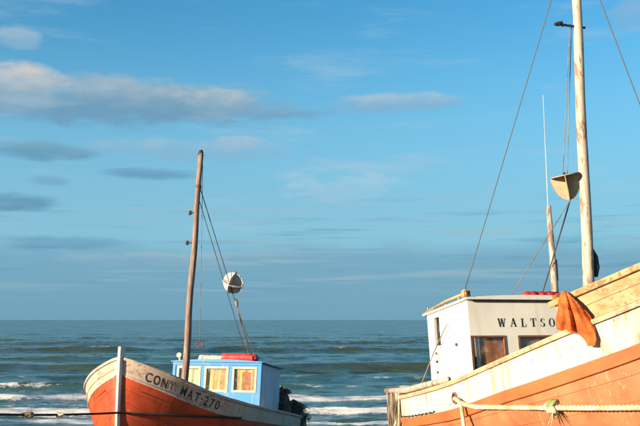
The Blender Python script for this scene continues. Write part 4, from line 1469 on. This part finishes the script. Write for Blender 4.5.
# ------------------------------------------------------------------ loose gear, left boat
def heap(name, W, cx, cy, cz, spread, n, mats, seed, label):
    r = random.Random(seed)
    root = empty(name, W @ Matrix.Translation((cx, cy, cz)))
    # lumpy core
    bm = bmesh.new(); bmesh.ops.create_icosphere(bm, subdivisions=3, radius=1)
    for v in bm.verts:
        k = 1 + .18 * math.sin(v.co.x * 5 + seed) * math.cos(v.co.y * 4) + r.uniform(-.07, .07)
        v.co = Vector((v.co.x * spread[0] * k, v.co.y * spread[1] * k, max(v.co.z, -.25) * spread[2] * k + spread[2] * .25))
    me = bpy.data.meshes.new('net_core'); bm.to_mesh(me); bm.free(); me.materials.append(M[mats[0]])
    o = bpy.data.objects.new('net_core', me); C.objects.link(o); o.parent = root
    for k in range(n):
        a = r.uniform(0, 6.28); rr = r.uniform(.15, .95)
        base = Vector((math.cos(a) * rr * spread[0], math.sin(a) * rr * spread[1], spread[2] * (1.22 - .75 * rr * rr)))
        pth = []
        l = r.uniform(.08, .20); t0 = r.uniform(0, 6.28); tw = r.uniform(3, 7)
        nv = Vector((r.uniform(-1, 1), r.uniform(-1, 1), r.uniform(-.3, .6)))
        for i in range(14):
            t = t0 + tw * i / 13
            pth.append(base + Vector((math.cos(t) * l, math.sin(t) * l, .05 * math.sin(2 * t))) + nv * l * .6 * (i / 13))
        MB().tube(pth, r.uniform(.008, .018), 5).build('net_cord', r.choice(mats), root, smooth=True)
    return tag(root, label, 'net', 'nets heaped on the stern of the red boat')


heap('net_heap', WL, hullL.x(9.25), 1.22, hullL.zs(9.25) - .42, (.42, .42, .72), 80, ('net_brown', 'net_green', 'rope_grey', 'net_brown'), 2, 'dark brown and green fishing net heaped on the stern of the red boat')
heap('net_heap', WL, hullL.x(7.9), 1.28, hullL.zs(7.9) - .46, (.24, .26, .98), 34, ('net_brown', 'rope_grey', 'net_brown'), 6, 'dark net piled high against the back corner of the blue wheelhouse')


# dark mooring cable from the red boat's side, round the bow and away to the left
def cable():
    pts = []
    for px in np.linspace(240, 124, 26):
        py = 418 - 5 * (240 - px) / 116
        bestd, bp = 1e9, None
        for s in np.linspace(.02, 4.0, 160):
            zlo, zhi = hullL.kz(s) + .2, hullL.zs(s)
            for _ in range(22):
                zm = (zlo + zhi) / 2
                v = (WL @ hullL.pt(s, zm, 1)) - Vector((0, 0, EYE)); D = v.y * math.cos(PITCH) + v.z * math.sin(PITCH)
                yy = 213 - FPX * (-v.y * math.sin(PITCH) + v.z * math.cos(PITCH)) / D
                if yy > py: zlo = zm
                else: zhi = zm
            xx = 320 + FPX * v.x / D
            if abs(xx - px) < bestd: bestd, bp = abs(xx - px), (s, zm)
        pts.append(WL @ hullL.pt(bp[0], bp[1], 1, .03))
    st = pts[-1] + WL.to_3x3() @ Vector((.16, -.05, 0))
    pts.append(st)
    end = at(-78, 411, 17.2)
    for i in range(1, 25):
        f = i / 24
        pts.append(st.lerp(end, f) + Vector((0, 0, -.06 * 4 * f * (1 - f))))
    return pts, end


cp_, cend = cable()
root = empty('mooring_cable', Matrix.Translation(cp_[0]))
inv_ = root.matrix_world.inverted()
for mb in twisted([inv_ @ q_ for q_ in cp_], .026, 3, .12): mb.build('strand', 'rope_dark', root, smooth=True)
tag(root, 'dark mooring cable running from the red bow out of frame to the left', 'rope')
r = random.Random(3)
for (px, mat_, nm, lb, rad) in ((28, 'net_brown', 'seaweed_clump', 'dark clump of weed caught on the mooring cable far left', .07), (63, 'rope_pale', 'rag_knot', 'pale rag knotted on the dark mooring cable near the red bow', .06)):
    q0 = min(cp_, key=lambda q_: abs(320 + FPX * q_.x / (q_.y * math.cos(PITCH) + (q_.z - EYE) * math.sin(PITCH)) - px))
    bm = bmesh.new(); bmesh.ops.create_icosphere(bm, subdivisions=3, radius=1)
    for v in bm.verts:
        k = 1 + .25 * math.sin(v.co.x * 4 + px) * math.cos(v.co.z * 5) + r.uniform(-.1, .1)
        v.co = Vector((v.co.x * rad * 1.9 * k, v.co.y * rad * .9 * k, v.co.z * rad * .85 * k))
    me = bpy.data.meshes.new(nm); bm.to_mesh(me); bm.free(); me.materials.append(M[mat_])
    o = bpy.data.objects.new(nm, me); C.objects.link(o); o.location = q0
    tag(o, lb, 'weed' if px < 40 else 'rag')
# weathered mooring post that holds the cable, just outside the picture
gz = float(beach_z(np.array(cend.x), np.array(cend.y)))
mb = MB(); mb.tube([(cend.x - .12, cend.y, gz - .4), (cend.x - .12, cend.y, gz + .6), (cend.x - .10, cend.y, cend.z + .25)], [.13, .12, .10], 12, wob=.05)
tag(mb.build('mooring_post', 'mast_wood', smooth=True), 'weathered mooring post on the beach that holds the dark cable', 'post')
